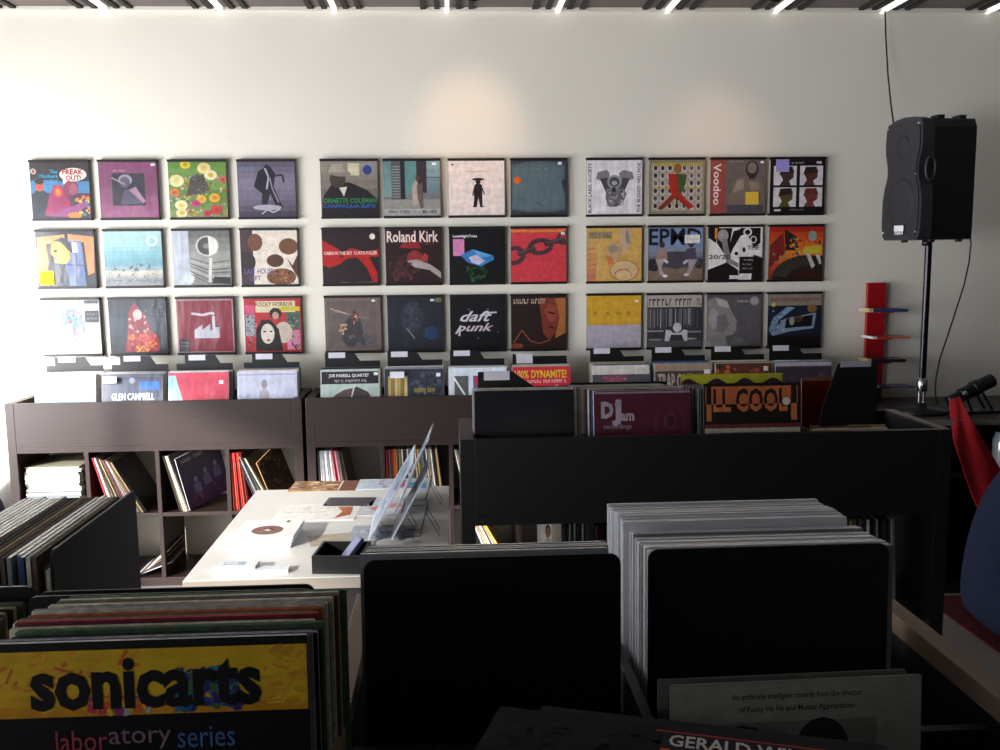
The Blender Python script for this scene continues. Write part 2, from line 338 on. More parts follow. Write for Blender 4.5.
def a_L34(c):
    c.r(0, 0, 1, 1, '#c2363c'); c.r(.2, .74, .9, .95, '#ead9b4'); c.t('ROCKY HORROR', .2, .85, .86, .93, '#7d4a34'); c.t('SHOW', .5, .76, .74, .83, '#4a2c24'); c.r(.62, .76, .98, .84, '#d8cc3c')
    c.r(.02, .3, .18, .7, '#9db0b8'); c.r(.74, .42, .98, .74, '#4e6a5c'); c.r(.02, .72, .18, .88, '#e05a86'); c.r(.74, .04, .97, .4, '#e08cae'); c.spk(26, .02, .1, .2, .7, ['#3c3a44', '#c47a8c', '#6f8c96'], .03, 5); c.spk(20, .76, .05, .96, .7, ['#3a2c34', '#6b4a54', '#8e9a8a'], .03, 7)
    c.e(.55, .72, .11, .1, '#2b2022'); c.e(.55, .68, .06, .07, '#cfa894'); c.e(.68, .36, .16, .2, '#d8c7b4'); c.p([(.18, .02), (.2, .42), (.3, .6), (.46, .6), (.6, .42), (.66, .02)], '#1f181c'); c.e(.4, .34, .12, .19, '#eadfcf'); c.e(.35, .38, .03, .015, '#2a2024'); c.e(.46, .38, .03, .015, '#2a2024'); c.e(.41, .22, .035, .02, '#b0313a')
def a_C11(c):
    c.grad(['#3a3436', '#7a7068', '#8e867a'], n=6); c.r(.48, .74, .68, .96, '#cfc4a6'); c.r(.72, .76, .92, .96, '#8c8e98'); c.e(.82, .84, .08, .09, '#34407e')
    c.p([(0, 0), (.05, .38), (.2, .6), (.5, .62), (.8, .48), (1, .3), (1, 0)], '#221c20'); c.e(.3, .68, .14, .16, '#463a34'); c.e(.3, .8, .24, .07, '#8a8176', 18, -.15); c.p([(.14, .8), (.18, .94), (.36, .96), (.44, .8)], '#a39a8c'); c.p([(.32, .52), (.4, .36), (.46, .54)], '#d6cec2')
    c.t('ORNETTE COLEMAN', .04, .24, .97, .33, '#26864a'); c.t('CHAPPAQUA SUITE', .04, .14, .95, .22, '#2a5fa8')
def a_C12(c):
    c.r(0, 0, 1, 1, '#77787a'); c.grad(['#7c9a98', '#688a8c'], 0, .35, .14, 1, 4); c.r(.14, .3, .3, 1, '#5c5a60')
    for k in range(12): c.r(.15, .34+.05*k, .29, .355+.05*k, '#9a9a9c')
    c.r(.3, .3, .38, 1, '#2c2a30'); c.r(.38, .4, .58, 1, '#64908e'); c.r(.58, .42, .76, 1, '#3c3036'); c.grad(['#6a8088', '#90a8aa'], .76, .42, 1, 1, 4); c.l([(.76, .7), (1, .7)], .015, '#4c5258')
    c.r(0, .1, 1, .3, '#94918a'); c.p([(.5, .2), (.5, .5), (.57, .68), (.64, .5), (.66, .2)], '#b7a697'); c.p([(.6, .3), (.58, .56), (.68, .6), (.7, .15), (.65, .12)], '#6d5a56'); c.e(.6, .68, .04, .05, '#5d4238'); c.r(0, 0, 1, .13, '#a9a8a6')
    c.t('TWO STEPS', .07, .045, .46, .1, '#26221f'); c.t('BLUES', .68, .045, .93, .1, '#26221f'); c.scrib(.52, .06, .63, .085, '#3c3835', 3); c.r(.86, .92, .93, .97, '#f0efec')
def a_C13(c):
    c.r(0, 0, 1, 1, '#f0ddd6'); c.e(.08, .93, .018, .02, '#221a1c'); c.scrib(.3, .79, .7, .815, '#7b6c6a', 6)
    c.p([(.45, .35), (.46, .55), (.5, .58), (.56, .58), (.6, .55), (.6, .35)], '#241a20'); c.p([(.46, .36), (.44, .17), (.42, .15), (.5, .15), (.53, .33), (.56, .15), (.64, .15), (.6, .18), (.6, .36)], '#241a20'); c.e(.53, .62, .045, .05, '#241a20'); c.e(.53, .66, .11, .025, '#241a20'); c.l([(.46, .5), (.43, .36)], .02, '#241a20'); c.l([(.6, .5), (.64, .38)], .02, '#241a20')
def a_C14(c):
    c.r(0, 0, 1, 1, '#3a3f46'); c.p([(.02, .1), (.02, .92), (.3, .98), (.72, .98), (.97, .9), (.97, .1), (.7, .05), (.3, .06)], '#56666a'); c.p([(.04, .14), (.05, .88), (.3, .94), (.7, .93), (.9, .86), (.93, .16), (.7, .09), (.3, .1)], '#607276')
    c.e(.12, .64, .07, .065, '#e0662e'); c.scrib(.34, .82, .66, .86, '#8b9c98', 3); c.p([(.9, .6), (.97, .68), (.97, .4)], '#2c2c34'); c.l([(.42, .25), (.6, .15)], .015, '#45545c'); c.r(.84, .92, .91, .97, '#eceeec')
def a_C21(c):
    c.r(0, 0, 1, 1, '#2a1c20'); c.p([(0, .35), (0, .82), (.12, .74), (.3, .64), (.32, .5), (.4, .48), (.56, .66), (.8, .56), (.96, .2), (.96, .02), (.88, .04), (.78, .3), (.6, .5), (.42, .46), (.3, .36), (.12, .3)], '#b0211f'); c.p([(.32, .55), (.5, .66), (.66, .58), (1, .64), (1, .5), (.4, .48)], '#b0211f')
    c.e(.89, .87, .05, .055, '#e8e0d2'); c.t('CABIN IN THE SKY  CURTIS FULLER', .03, .54, .97, .6, '#e9d8d0'); c.scrib(.3, .02, .5, .035, '#9a8c8c', 2); c.scrib(.6, .02, .92, .035, '#9a8c8c', 3)
def a_C22(c):
    c.r(0, 0, 1, 1, '#2c191c'); c.p([(.25, .66), (.36, .8), (.58, .78), (.64, .64)], '#8e2a2c'); c.p([(.1, .1), (.25, .52), (.62, .6), (.74, .5), (.6, .2)], '#41262a'); c.e(.52, .46, .14, .15, '#8a2f30'); c.p([(.38, .42), (.5, .3), (.78, .24), (.98, .08), (.98, .2), (.8, .34), (.56, .44)], '#a99a9a'); c.p([(.6, .42), (.7, .56), (.76, .5), (.74, .4)], '#b0393a'); c.spk(20, .05, .05, .5, .4, ['#50282c', '#5e2f35', '#1e1216'], .05, 4)
    c.t('Roland Kirk', .03, .76, .94, .97, '#f1d9d2'); c.scrib(.64, .72, .86, .75, '#b44846', 3)
def a_C23(c):
    c.r(0, 0, 1, 1, '#121215'); c.t('LateNightTales', .07, .83, .5, .89, '#f1f1f3'); c.r(.07, .5, .27, .81, '#d884b2'); c.spk(4, .09, .56, .25, .76, ['#c56c9c'], .02, 3, 'r', .3)
    c.p([(.2, .52), (.42, .62), (.78, .5), (.8, .43), (.56, .3), (.32, .38)], '#3a7ec0'); c.p([(.34, .47), (.48, .52), (.64, .4), (.52, .33), (.4, .38)], '#c9bcd6'); c.p([(.42, .62), (.55, .46), (.78, .5)], '#5ba4da')
    c.spk(14, .3, .02, .7, .3, ['#1f4a26', '#2a5e2c', '#163820'], .04, 4, 'e', 1.4)
def a_C24(c):
    c.r(0, 0, 1, 1, '#d3404a'); c.r(0, .93, 1, .975, '#e28a3c')
    D = '#46363a'
    def ring(cx, cy, rx, ry, a, wd):
        pts = [(cx + rx*math.cos(t)*math.cos(a) - ry*math.sin(t)*math.sin(a), cy + rx*math.cos(t)*math.sin(a) + ry*math.sin(t)*math.cos(a)) for t in [2*math.pi*k/18 for k in range(19)]]
        c.l(pts, wd, D)
    ring(.53, .66, .2, .12, .15, .085); ring(.06, .5, .17, .14, .3, .085); c.l([(.12, .52), (.44, .64)], .09, D); c.l([(.6, .7), (.98, .8)], .09, D); ring(.98, .82, .15, .1, .3, .06); c.l([(.14, .54), (.42, .65)], .02, '#6c585a'); c.l([(.64, .73), (.95, .81)], .02, '#6c585a'); c.r(.9, .88, .97, .93, '#f2ecec')
def a_C31(c):
    c.r(0, 0, 1, 1, '#73605e'); c.r(.05, .05, .92, .93, '#675b58'); c.l([(.1, .8), (.4, .7)], .015, '#c0b0a4'); c.l([(.15, .75), (.8, .6)], .012, '#a08478')
    c.p([(.3, .2), (.28, .42), (.36, .54), (.46, .66), (.52, .78), (.6, .68), (.66, .48), (.72, .1), (.4, .08)], '#3f3a40'); c.spk(12, .26, .3, .4, .5, ['#c4a488', '#a9886c', '#4a3c38'], .03, 3, 'e', 1.5); c.spk(10, .46, .5, .6, .7, ['#b06a58', '#8c4a40', '#c9a890'], .03, 5); c.spk(12, .4, .08, .9, .3, ['#4d525c', '#5a5a60'], .05, 6); c.r(.84, .92, .9, .96, '#e8e4e4')
def a_C32(c):
    c.r(0, 0, 1, 1, '#20242e'); c.e(.43, .62, .2, .3, '#2f343f'); c.spk(26, .3, .4, .58, .88, ['#3d424c', '#262a34', '#474b54'], .045, 8); c.l([(.34, .42), (.48, .22)], .02, '#7b828e'); c.e(.78, .32, .13, .13, '#22385c'); c.r(.86, .9, .97, .98, '#6e6c50'); c.r(.77, .92, .84, .96, '#e0e2e6')
def a_C33(c):
    c.r(0, 0, 1, 1, '#101116'); c.p([(.55, .9), (.9, .95), (.97, .4), (.7, .3)], '#15161e'); c.t('daft', .2, .53, .74, .73, '#d4ccd8', 0, .22); c.t('punk', .14, .3, .76, .5, '#cfc0c6', 0, .2); c.l([(.6, .69), (.84, .7)], .03, '#cfc9d4'); c.l([(.18, .46), (.16, .26)], .035, '#cfc9d4')
    for x, y in ((.34, .76), (.5, .22), (.86, .33), (.68, .76)): c.e(x, y, .015, .015, '#8c8490', 6)
def a_C34(c):
    c.r(0, 0, 1, 1, '#2b1c1c'); c.p([(.78, .96), (.99, .96), (.99, .3), (.8, .2), (.86, .6)], '#a8683a'); c.p([(.5, .98), (.8, .96), (.88, .6), (.84, .36), (.7, .16), (.58, .3), (.55, .6)], '#7a3828'); c.p([(.6, .7), (.68, .86), (.82, .8), (.84, .6), (.72, .5)], '#96483a'); c.l([(.66, .7), (.8, .66)], .03, '#2e1614'); c.l([(.7, .42), (.8, .38)], .03, '#3a1a18'); c.l([(.04, .12), (.2, .36), (.34, .16), (.5, .1), (.7, .16)], .018, '#a3583c'); c.e(.1, .06, .12, .05, '#8a4028'); c.scrib(.05, .86, .6, .95, '#cdb8a8', 12)
def a_R11(c):
    c.r(0, 0, 1, 1, '#ece6ea'); c.t('BLACK LABEL SOCIETY', .03, .03, .09, .95, '#2b2628', 90); c.t('THE BLESSED HELLRIDE', .91, .03, .97, .95, '#2b2628', 90)
    D = '#4a474c'
    c.p([(.17, .66), (.2, .78), (.36, .82), (.42, .76), (.4, .66), (.26, .62)], '#858188'); c.p([(.85, .66), (.82, .78), (.66, .82), (.58, .76), (.6, .66), (.74, .62)], '#858188'); c.p([(.24, .66), (.38, .68), (.45, .44), (.36, .38)], D); c.p([(.78, .66), (.64, .68), (.55, .44), (.66, .38)], D)
    c.p([(.34, .3), (.36, .48), (.66, .48), (.72, .38), (.66, .22), (.54, .14), (.4, .14)], '#6e6a70'); c.e(.5, .6, .13, .13, '#9a969c', 20); c.e(.5, .6, .09, .09, '#4c484e', 20); c.e(.5, .58, .05, .04, '#b9b5bb'); c.spk(30, .36, .16, .68, .46, ['#38353a', '#a9a5ab', '#5b575d', '#c6c2c8'], .024, 3); c.r(.46, .42, .52, .5, '#26232a')
def a_R12(c):
    c.r(0, 0, 1, 1, '#a89a82'); rn = random.Random(2)
    for k in range(26): c.r(.03+k*.037, .95, .045+k*.037, .985, '#26381e'); c.r(.03+k*.037, .015, .045+k*.037, .05, '#1e6a58')
    for k in range(26): c.r(.01, .03+k*.037, .035, .045+k*.037, '#2c3c2a'); c.r(.965, .03+k*.037, .99, .045+k*.037, '#7a7a2c')
    c.r(.05, .88, .95, .94, '#b3a040'); c.r(.05, .48, .95, .53, '#b3a040')
    for j in range(6):
        for i in range(7): c.e(.11+.13*i, .14+.14*j, .055, .065, '#c2bcc0', 10); c.e(.11+.13*i, .15+.14*j, .034, .045, rn.choice(['#3a3038', '#50444c', '#2c242a', '#6b5c5c']), 10)
    c.p([(.34, .74), (.66, .74), (.62, .5), (.58, .36), (.8, .14), (.72, .08), (.48, .3), (.24, .08), (.14, .1), (.4, .36), (.36, .55)], '#a02a22'); c.p([(.5, .74), (.68, .72), (.62, .45), (.54, .34)], '#40592a'); c.p([(.34, .74), (.44, .72), (.48, .34), (.38, .4)], '#b02c2a'); c.l([(.5, .3), (.5, .15)], .03, '#30481e'); c.e(.51, .84, .07, .09, '#8a5a2a'); c.l([(.4, .3), (.2, .08)], .03, '#3c4c22'); c.l([(.6, .3), (.82, .12)], .03, '#c03a30')
def a_R13(c):
    c.r(0, 0, 1, 1, '#6c6460'); c.r(0, 0, .27, 1, '#9a4644'); c.t('Voodoo', .05, .16, .19, .93, '#eadcd2', -90)
    c.p([(.3, .02), (.34, .3), (.44, .62), (.6, .7), (.86, .64), (.95, .5), (.97, .02)], '#7a6a60'); c.p([(.4, .38), (.48, .62), (.62, .64), (.6, .45)], '#9a8a7c'); c.p([(.72, .42), (.7, .6), (.86, .58), (.9, .45)], '#8f7e70'); c.e(.75, .82, .12, .16, '#3e3430'); c.e(.75, .84, .08, .11, '#8a776a'); c.p([(.66, .78), (.7, .64), (.8, .64), (.84, .78), (.75, .74)], '#332a28'); c.r(.3, .02, .97, .16, '#4c4c54'); c.scrib(.34, .95, .62, .975, '#c9bfb6', 4); c.r(.9, .93, .96, .97, '#efefef')
def a_R14(c):
    c.r(0, 0, 1, 1, '#161214'); W = '#ded6da'
    for x, y in ((.06, .52), (.54, .52), (.06, .12), (.54, .12)): c.r(x, y, x+.42, y+.36, W)
    for x, y, col in ((.3, .52, '#4a3030'), (.74, .52, '#5a322a'), (.29, .12, '#574a22'), (.75, .12, '#743a34')):
        c.p([(x-.13, y), (x-.07, y+.1), (x-.12, y+.2), (x-.1, y+.31), (x+.04, y+.34), (x+.13, y+.28), (x+.12, y+.14), (x+.04, y+.08), (x+.08, y)], col); c.p([(x-.14, y+.2), (x-.1, y+.34), (x+.1, y+.345), (x+.13, y+.24)], '#33201f' if col != '#743a34' else '#6a322e')
    c.scrib(.38, .92, .6, .95, '#cfc7cc', 5); c.scrib(.36, .05, .62, .075, '#a9a1a6', 6); c.r(.08, .04, .2, .075, '#d8d0d4'); c.r(.84, .92, .93, .96, '#d8d0d4')
def a_R21(c):
    c.r(0, 0, 1, 1, '#d8aa5c'); c.grad(['#cf7f5c', '#d49a62', '#d8a86a'], 0, 0, .18, .8, 6); c.r(.03, .8, .46, .93, '#9a8a6a'); c.scrib(.06, .82, .44, .9, '#6a5f56', 3)
    for k in range(6): c.l([(0, .1+.1*k), (.16, .12+.1*k)], .012, '#b5604a')
    c.p([(.58, .98), (.62, .6), (.74, .5), (.84, .98)], '#c9a98a'); c.p([(.7, .9), (.74, .98), (.8, .7), (.72, .72)], '#8f8a8a'); c.e(.5, .55, .15, .17, '#c9a27c', 18); c.e(.48, .6, .09, .08, '#a08c7c'); c.p([(.34, .5), (.4, .3), (.5, .35), (.46, .45)], '#d07a4a')
    c.e(.68, .2, .27, .2, '#b5654a', 20); c.e(.68, .2, .25, .185, '#d6b888', 20); c.e(.66, .12, .16, .11, '#b5654a'); c.e(.66, .11, .145, .1, '#dcbc8a'); c.l([(.2, .7), (.24, .4), (.18, .1)], .05, '#cdb46c')
def a_R22(c):
    c.r(0, 0, 1, 1, '#7c90b4'); c.r(0, 0, 1, .3, '#7f6a5c'); c.grad(['#5b5458', '#8790a4'], 0, .3, 1, .62, 4); c.t('EPMD', .01, .67, .97, .98, '#15131c'); c.e(.1, .3, .14, .12, '#2b2a34'); c.e(.93, .32, .08, .1, '#3a3438'); c.p([(.1, .3), (.3, .55), (.8, .55), (.98, .3), (.5, .22)], '#4c4650')
    for x, bl in ((.25, '#a08078'), (.78, '#50465a')):
        c.e(x, .68, .05, .06, '#4a342e'); c.p([(x-.12, .38), (x-.08, .6), (x+.08, .62), (x+.1, .4)], bl)
    c.p([(.14, .4), (.3, .42), (.24, .24), (.3, .1), (.22, .1)], '#b3a4a4'); c.l([(.28, .4), (.36, .34)], .05, '#cfc4c4'); c.e(.31, .09, .05, .03, '#e6e0e0'); c.p([(.9, .4), (.72, .4), (.74, .26), (.68, .12), (.76, .12)], '#a79aa4'); c.l([(.72, .38), (.64, .32)], .05, '#d0c8c8'); c.e(.7, .11, .05, .03, '#e6e0e0'); c.r(.66, .7, .94, .86, '#e8e6e4'); c.scrib(.7, .76, .9, .79, '#8d8a88', 3)
def a_R23(c):
    c.r(0, 0, 1, 1, '#ece6e4'); K = '#1e1617'
    c.p([(0, 1), (.2, 1), (.14, .7), (0, .8)], K); c.r(.12, .78, .17, .98, '#e08a3c'); c.p([(.17, .98), (.96, .98), (.96, .7), (.84, .6), (.72, .86), (.6, .84), (.46, .6), (.4, .45), (.28, .52), (.16, .7)], K); c.e(.27, .84, .1, .12, '#a39c9a'); c.p([(.24, .78), (.34, .78), (.42, .4), (.6, .3), (.55, .24), (.34, .34), (.28, .55)], '#8c8584')
    c.e(.72, .9, .08, .08, '#ece6e4', 14); c.e(.72, .9, .05, .05, K, 14); c.e(.83, .76, .06, .07, '#ece6e4', 14); c.e(.83, .76, .04, .05, K, 14); c.p([(.4, .7), (.46, .92), (.56, .95), (.6, .98), (.44, .98)], '#ece6e4'); c.p([(0, .0), (0, .2), (.35, .34), (.6, .16), (.56, .0)], K); c.p([(.84, .48), (1, .42), (1, 0), (.8, 0)], K); c.e(.52, .5, .035, .035, K); c.e(.66, .57, .03, .05, K)
    c.t('20/20', .01, .4, .42, .48, '#443c3c'); c.t('THE', .72, .57, .94, .65, '#5b5250'); c.r(.58, .12, .9, .44, K); c.r(.56, .1, .575, .44, '#cfc9c6'); c.scrib(.64, .36, .82, .39, '#d4cdca', 2); c.scrib(.64, .28, .82, .31, '#d4cdca', 3); c.scrib(.64, .2, .82, .23, '#d4cdca', 4); c.r(.4, .02, .78, .09, '#e8e2e0')
def a_R24(c):
    c.grad(['#8e2c22', '#c2461e', '#e08a24', '#d85a1e', '#b0281e'], n=10); c.p([(.3, .55), (.28, .96), (.5, .82), (.55, .55)], '#2b2420'); c.p([(0, .2), (.02, .66), (.26, .9), (.3, .5), (.1, .3)], '#7a2622'); c.spk(24, .3, .45, .95, .8, ['#c22e22', '#2c4a7c', '#5a3a2c', '#d8b62c', '#8a8c86', '#e2702a'], .04, 5); c.p([(.62, .48), (.66, .62), (.96, .66), (.98, .5)], '#c9b23a'); c.e(.8, .82, .08, .1, '#8f9a90'); c.spk(14, .08, .1, .3, .5, ['#2f5f9c', '#d4a02c', '#4a7f8e', '#c23a2a'], .035, 8)
    n = 14; pts = [(.72-.66*math.cos(R(90*k/n)), .46*math.sin(R(90*k/n))) for k in range(n+1)]; c.p(pts + [(1, .44), (1, 0)], '#26211f')
    for k in range(2, 14): a = R(6.5*k); c.l([(.74-.66*math.cos(a), .46*math.sin(a)), (.78-.46*math.cos(a), .26*math.sin(a))], .02, '#4f4a3c')
    c.p([(.68, .5), (.76, .48), (.86, .26), (.8, .2)], '#c9c2bc'); c.p([(.86, .48), (.94, .46), (.98, .3), (.94, .28)], '#c9c2bc'); c.p([(.3, 0), (.5, .16), (.8, .2), (1, .14), (1, 0)], '#3c1a1a')
def a_R31(c):
    c.r(0, .44, 1, 1, '#d9a637'); c.r(0, 0, 1, .44, '#b9b0bc')
    for q, x in zip('DANS', (.13, .35, .55, .73)): c.t(q, x, .63, x+.07, .69, '#8c6a24')
    c.r(.88, .87, .95, .91, '#f0ece4')
def a_R32(c):
    c.r(0, 0, 1, 1, '#3c3a3e'); c.r(0, .77, 1, 1, '#b9ada6'); c.scrib(.03, .8, .97, .93, '#3a3232', 9)
    rn = random.Random(7)
    for k in range(36): c.r(.02+k*.027, .36+rn.random()*.08, .02+k*.027+rn.uniform(.006, .016), .74, rn.choice(['#8c898c', '#5c595c', '#a9a6a8', '#2a282c', '#6f6c70']))
    c.r(0, .3, .3, .33, '#96939a'); c.r(.62, .28, 1, .31, '#8d8a90'); c.r(0, 0, 1, .12, '#58565a'); c.e(.15, .15, .14, .02, '#8f8c90'); c.e(.8, .16, .12, .02, '#8f8c90'); c.e(.55, .38, .08, .09, '#c8c4c8'); c.p([(.32, .12), (.34, .34), (.44, .32), (.46, .28), (.62, .28), (.66, .34), (.74, .32), (.74, .12), (.68, .12), (.64, .24), (.44, .24), (.4, .12)], '#c9c6c9')
def a_R33(c):
    c.r(0, 0, 1, 1, '#5c585a'); c.p([(0, 0), (0, .9), (.16, .95), (.36, .88), (.44, .7), (.5, .58), (.56, .48), (.54, .42), (.55, .34), (.5, .24), (.34, .2), (.4, 0)], '#8b8686'); c.p([(.14, .95), (.36, .88), (.42, .74), (.22, .78)], '#b5adaa'); c.e(.12, .55, .09, .2, '#a39e9e'); c.p([(.18, .6), (.34, .62), (.42, .42), (.3, .26), (.18, .3)], '#757072'); c.p([(0, .14), (.1, .02), (0, 0)], '#a7a0a0'); c.p([(.4, .02), (.5, .2), (.64, .18), (.78, .02)], '#6f6b6c')
    c.e(.87, .87, .09, .09, '#8a8688', 18); c.e(.87, .87, .07, .07, '#a9a4a6', 18); c.t('Nina', .56, .85, .76, .89, '#c6c0c0')
def a_R34(c):
    c.r(0, 0, 1, 1, '#1c1418'); c.r(0, .78, 1, 1, '#8a8478'); c.t('CLARENCE GATEMOUTH BROWN', .03, .86, .95, .93, '#9a3a30'); c.r(0, .2, 1, .76, '#1a2030'); c.p([(.02, .3), (.1, .55), (.36, .76), (.5, .74), (.2, .5), (.1, .24)], '#7a93b0'); c.p([(.05, .26), (.3, .52), (.9, .64), (.86, .34), (.4, .28), (.1, .2)], '#8496ae'); c.p([(.32, .34), (.34, .52), (.84, .6), (.82, .38), (.5, .36)], '#0e0d12'); c.e(.45, .48, .05, .08, '#9a9690'); c.e(.58, .52, .07, .06, '#4a342e'); c.e(.58, .56, .1, .02, '#5a4a3a'); c.e(.82, .72, .09, .08, '#8a6a34'); c.e(.1, .8, .04, .04, '#c2bc6a'); c.r(0, 0, 1, .2, '#140c12')
    c.spk(12, .05, .3, .3, .7, ['#4a6488', '#a7b6c6'], .03, 5)

ART = [
 [('a_L11', 'wrap', 'dark cover with a white speech balloon of red letters above purple figures'), ('a_L12', 'wrap', 'purple cover with a dark square photo of a seated musician'), ('a_L13', 'print', 'flower meadow cover in green, cream, yellow and red'), ('a_L14', 'print', 'lilac grey cover with a dark posing figure'),
  ('a_C11', 'print', 'cover with a man in a pale hat and green and blue lettering'), ('a_C12', 'print', 'grey street scene cover with a teal shopfront and doorway'), ('a_C13', 'print', 'pale pink cover with one small black standing silhouette'), ('a_C14', 'wrap', 'slate blue cover with a single orange dot'),
  ('a_R11', 'wrap', 'white cover with a grey motorcycle engine and upright black lettering'), ('a_R12', 'print', 'cover of many small faces behind a red and green figure'), ('a_R13', 'print', 'brown torso portrait cover with maroon band and white blackletter word'), ('a_R14', 'print', 'black cover with four white squares holding dark head shapes')],
 [('a_L21', 'wrap', 'cover with orange raised arms around a yellow face in profile'), ('a_L22', 'wrap', 'pale teal seaside cover with a round badge'), ('a_L23', 'wrap', 'grey machine photo cover with a half white disc'), ('a_L24', 'print', 'cream cover with brown blots and violet lettering'),
  ('a_C21', 'print', 'black cover with red blobs and one line of white letters'), ('a_C22', 'print', 'dark red horn player cover with large pale lettering across the top'), ('a_C23', 'print', 'black cover with a blue crystal and pink sticker'), ('a_C24', 'print', 'bright red cover crossed by a dark chain'),
  ('a_R21', 'print', 'ochre drawing cover with faint round heads'), ('a_R22', 'wrap', 'cover with two seated men under huge black letters'), ('a_R23', 'print', 'black and white collage cover with a black sticker and orange strip'), ('a_R24', 'print', 'fiery orange painting cover with a dark arch')],
 [('a_L31', 'wrap', 'white cover with a blue and pink cone shaped blot'), ('a_L32', 'wrap', 'charcoal shrink wrapped cover with a red burning figure'), ('a_L33', 'wrap', 'maroon cover with a grey factory emblem'), ('a_L34', 'print', 'red film collage cover with a black haired pale face'),
  ('a_C31', 'wrap', 'grey brown cover with an old engraved group of figures'), ('a_C32', 'wrap', 'dark navy cover with a dim face'), ('a_C33', 'print', 'black cover with scrawled white brush lettering'), ('a_C34', 'print', 'dark cover with a close up orange brown face'),
  ('a_R31', 'print', 'cover split into mustard top and lilac grey bottom'), ('a_R32', 'print', 'black and white street photo cover with a squatting figure'), ('a_R33', 'print', 'grey profile portrait cover with a round badge'), ('a_R34', 'wrap', 'cover with a car window photo under red lettering')],
]
XS = [[-2.26, -1.895, -1.521, -1.149, -.705, -.36, -.002, .346, .772, 1.127, 1.476, 1.818],
      [-2.255, -1.891, -1.519, -1.150, -.710, -.359, -.003, .344, .773, 1.125, 1.468, 1.820],
      [-2.25, -1.888, -1.518, -1.145, -.708, -.357, -.004, .341, .773, 1.123, 1.469, 1.824]]
ZT = [2.272, 1.900, 1.526]; ZR = [2.264, 1.888, 1.504]

# ------------------------------------------------------------------ the room
WY = 5.35
def struct(name, mb, mt, **k): return tag(mb.build(name, mt, **k), kind='structure')
struct('wall_back', MB().box(-3.4, 5.0, WY, WY+.2, 0, 3.4), M['wall'])
struct('floor', MB().box(-3.4, 5.0, -3.2, WY, -.1, 0), M['floor'])
b = MB(); b.box(-3.6, -3.4, -3.4, WY+.2, 0, .35); b.box(-3.6, -3.4, 1.1, WY+.2, 2.1, 3.4); b.box(-3.6, -3.4, -3.4, 1.1, 2.5, 3.4); b.box(-3.6, -3.4, -3.4, -1.3, .35, 2.5); b.box(-3.6, -3.4, 1.0, 1.1, .35, 2.5); b.box(-3.6, -3.4, 4.75, WY+.2, .35, 2.1)
struct('wall_left', b, M['wall'])
struct('wall_right', MB().box(5.0, 5.2, -3.4, WY+.2, 0, 3.4), M['plaster_dark'])
struct('wall_front', MB().box(-3.4, 5.0, -3.4, -3.2, 0, 3.4), M['plaster_dark'])
b = MB()
for y, t_ in ((1.11, 2.1), (2.9, 2.1), (4.71, 2.1)): b.box(-3.52, -3.44, y-.02, y+.02, .35, t_)
b.box(-3.52, -3.44, 1.1, 4.75, .35, .42); b.box(-3.52, -3.44, 1.1, 4.75, 2.06, 2.1)
struct('window_2', b, M['black'])
b = MB()
for y in (-1.28, .98): b.box(-3.52, -3.44, y-.02, y+.02, .35, 2.5)
b.box(-3.52, -3.44, -1.3, 1.0, .35, .42); b.box(-3.52, -3.44, -1.3, 1.0, 2.46, 2.5)
struct('window_1', b, M['black'])
# ceiling: brown grey metal deck with dark grooves beside bright white strips, all running to the back wall
CZ = 3.075
b = MB(); b.box(-3.6, 5.2, -3.4, WY+.2, CZ, CZ+.3)
struct('ceiling', b, M['ceil'])
xs0 = [-1.812+.6065*k for k in range(12)]
b = MB()
for x in [-3.03, -2.42] + xs0:
    for dx in (-.13, -.055, .06, .13): b.box(x+dx-.014, x+dx+.014, -3.2, WY, CZ-.012, CZ+.001)
struct('trim_1', b, M['ceil_dark'])
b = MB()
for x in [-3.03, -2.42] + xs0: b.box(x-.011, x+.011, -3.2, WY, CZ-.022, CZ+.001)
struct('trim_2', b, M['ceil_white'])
struct('trim_3', MB().box(-3.4, 5, WY-.03, WY, CZ-.018, CZ), M['wall'])

# ------------------------------------------------------------------ wall frames and the sleeves in them
ORD = {0: 'top', 1: 'middle', 2: 'bottom'}
fproto = None
for r_ in range(3):
    for k in range(12):
        fn, mt, desc = ART[r_][k]; x = XS[r_][k] - (.012 if k < 4 else .003); t = (x+2.3)/4.5; zt = ZT[r_]*(1-t)+ZR[r_]*t
        z0 = zt - .322
        if fproto is None:
            fr = empty('record_display', (0, 0, 0))
            MB().box(.012, .306, -.008, 0, .004, .321, '#202020').build('backing', M['rail'], fr)
            for zz in (0, .313): MB().box(0, .318, -.032, 0, zz, zz+.012).build('ledge', M['rail'], fr)
            fproto = fr
        else: fr = copy_tree(fproto)
        fr.location = (x, WY, z0)
        tag(fr, 'frame of ' + desc, 'frame', 'display frames on the back wall')
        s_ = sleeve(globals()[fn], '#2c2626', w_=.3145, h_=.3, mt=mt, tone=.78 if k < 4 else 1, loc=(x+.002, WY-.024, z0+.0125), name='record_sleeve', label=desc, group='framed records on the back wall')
        if fn in ('a_R13', 'a_R14', 'a_L21'):
            px, pz, cc = {'a_R13': (.2, .05, '#dcb93a'), 'a_R14': (.03, .23, '#9f94d8'), 'a_L21': (.012, .012, '#f0c61c')}[fn]
            q = MB(); q.add([(px, -.004, pz), (px+.075, -.007, pz), (px+.075, -.0035, pz+.07), (px, -.0035, pz+.07)], [(0, 1, 2, 3), (3, 2, 1, 0)], cc)
            q.build('sticky_note', M['paper'], s_)

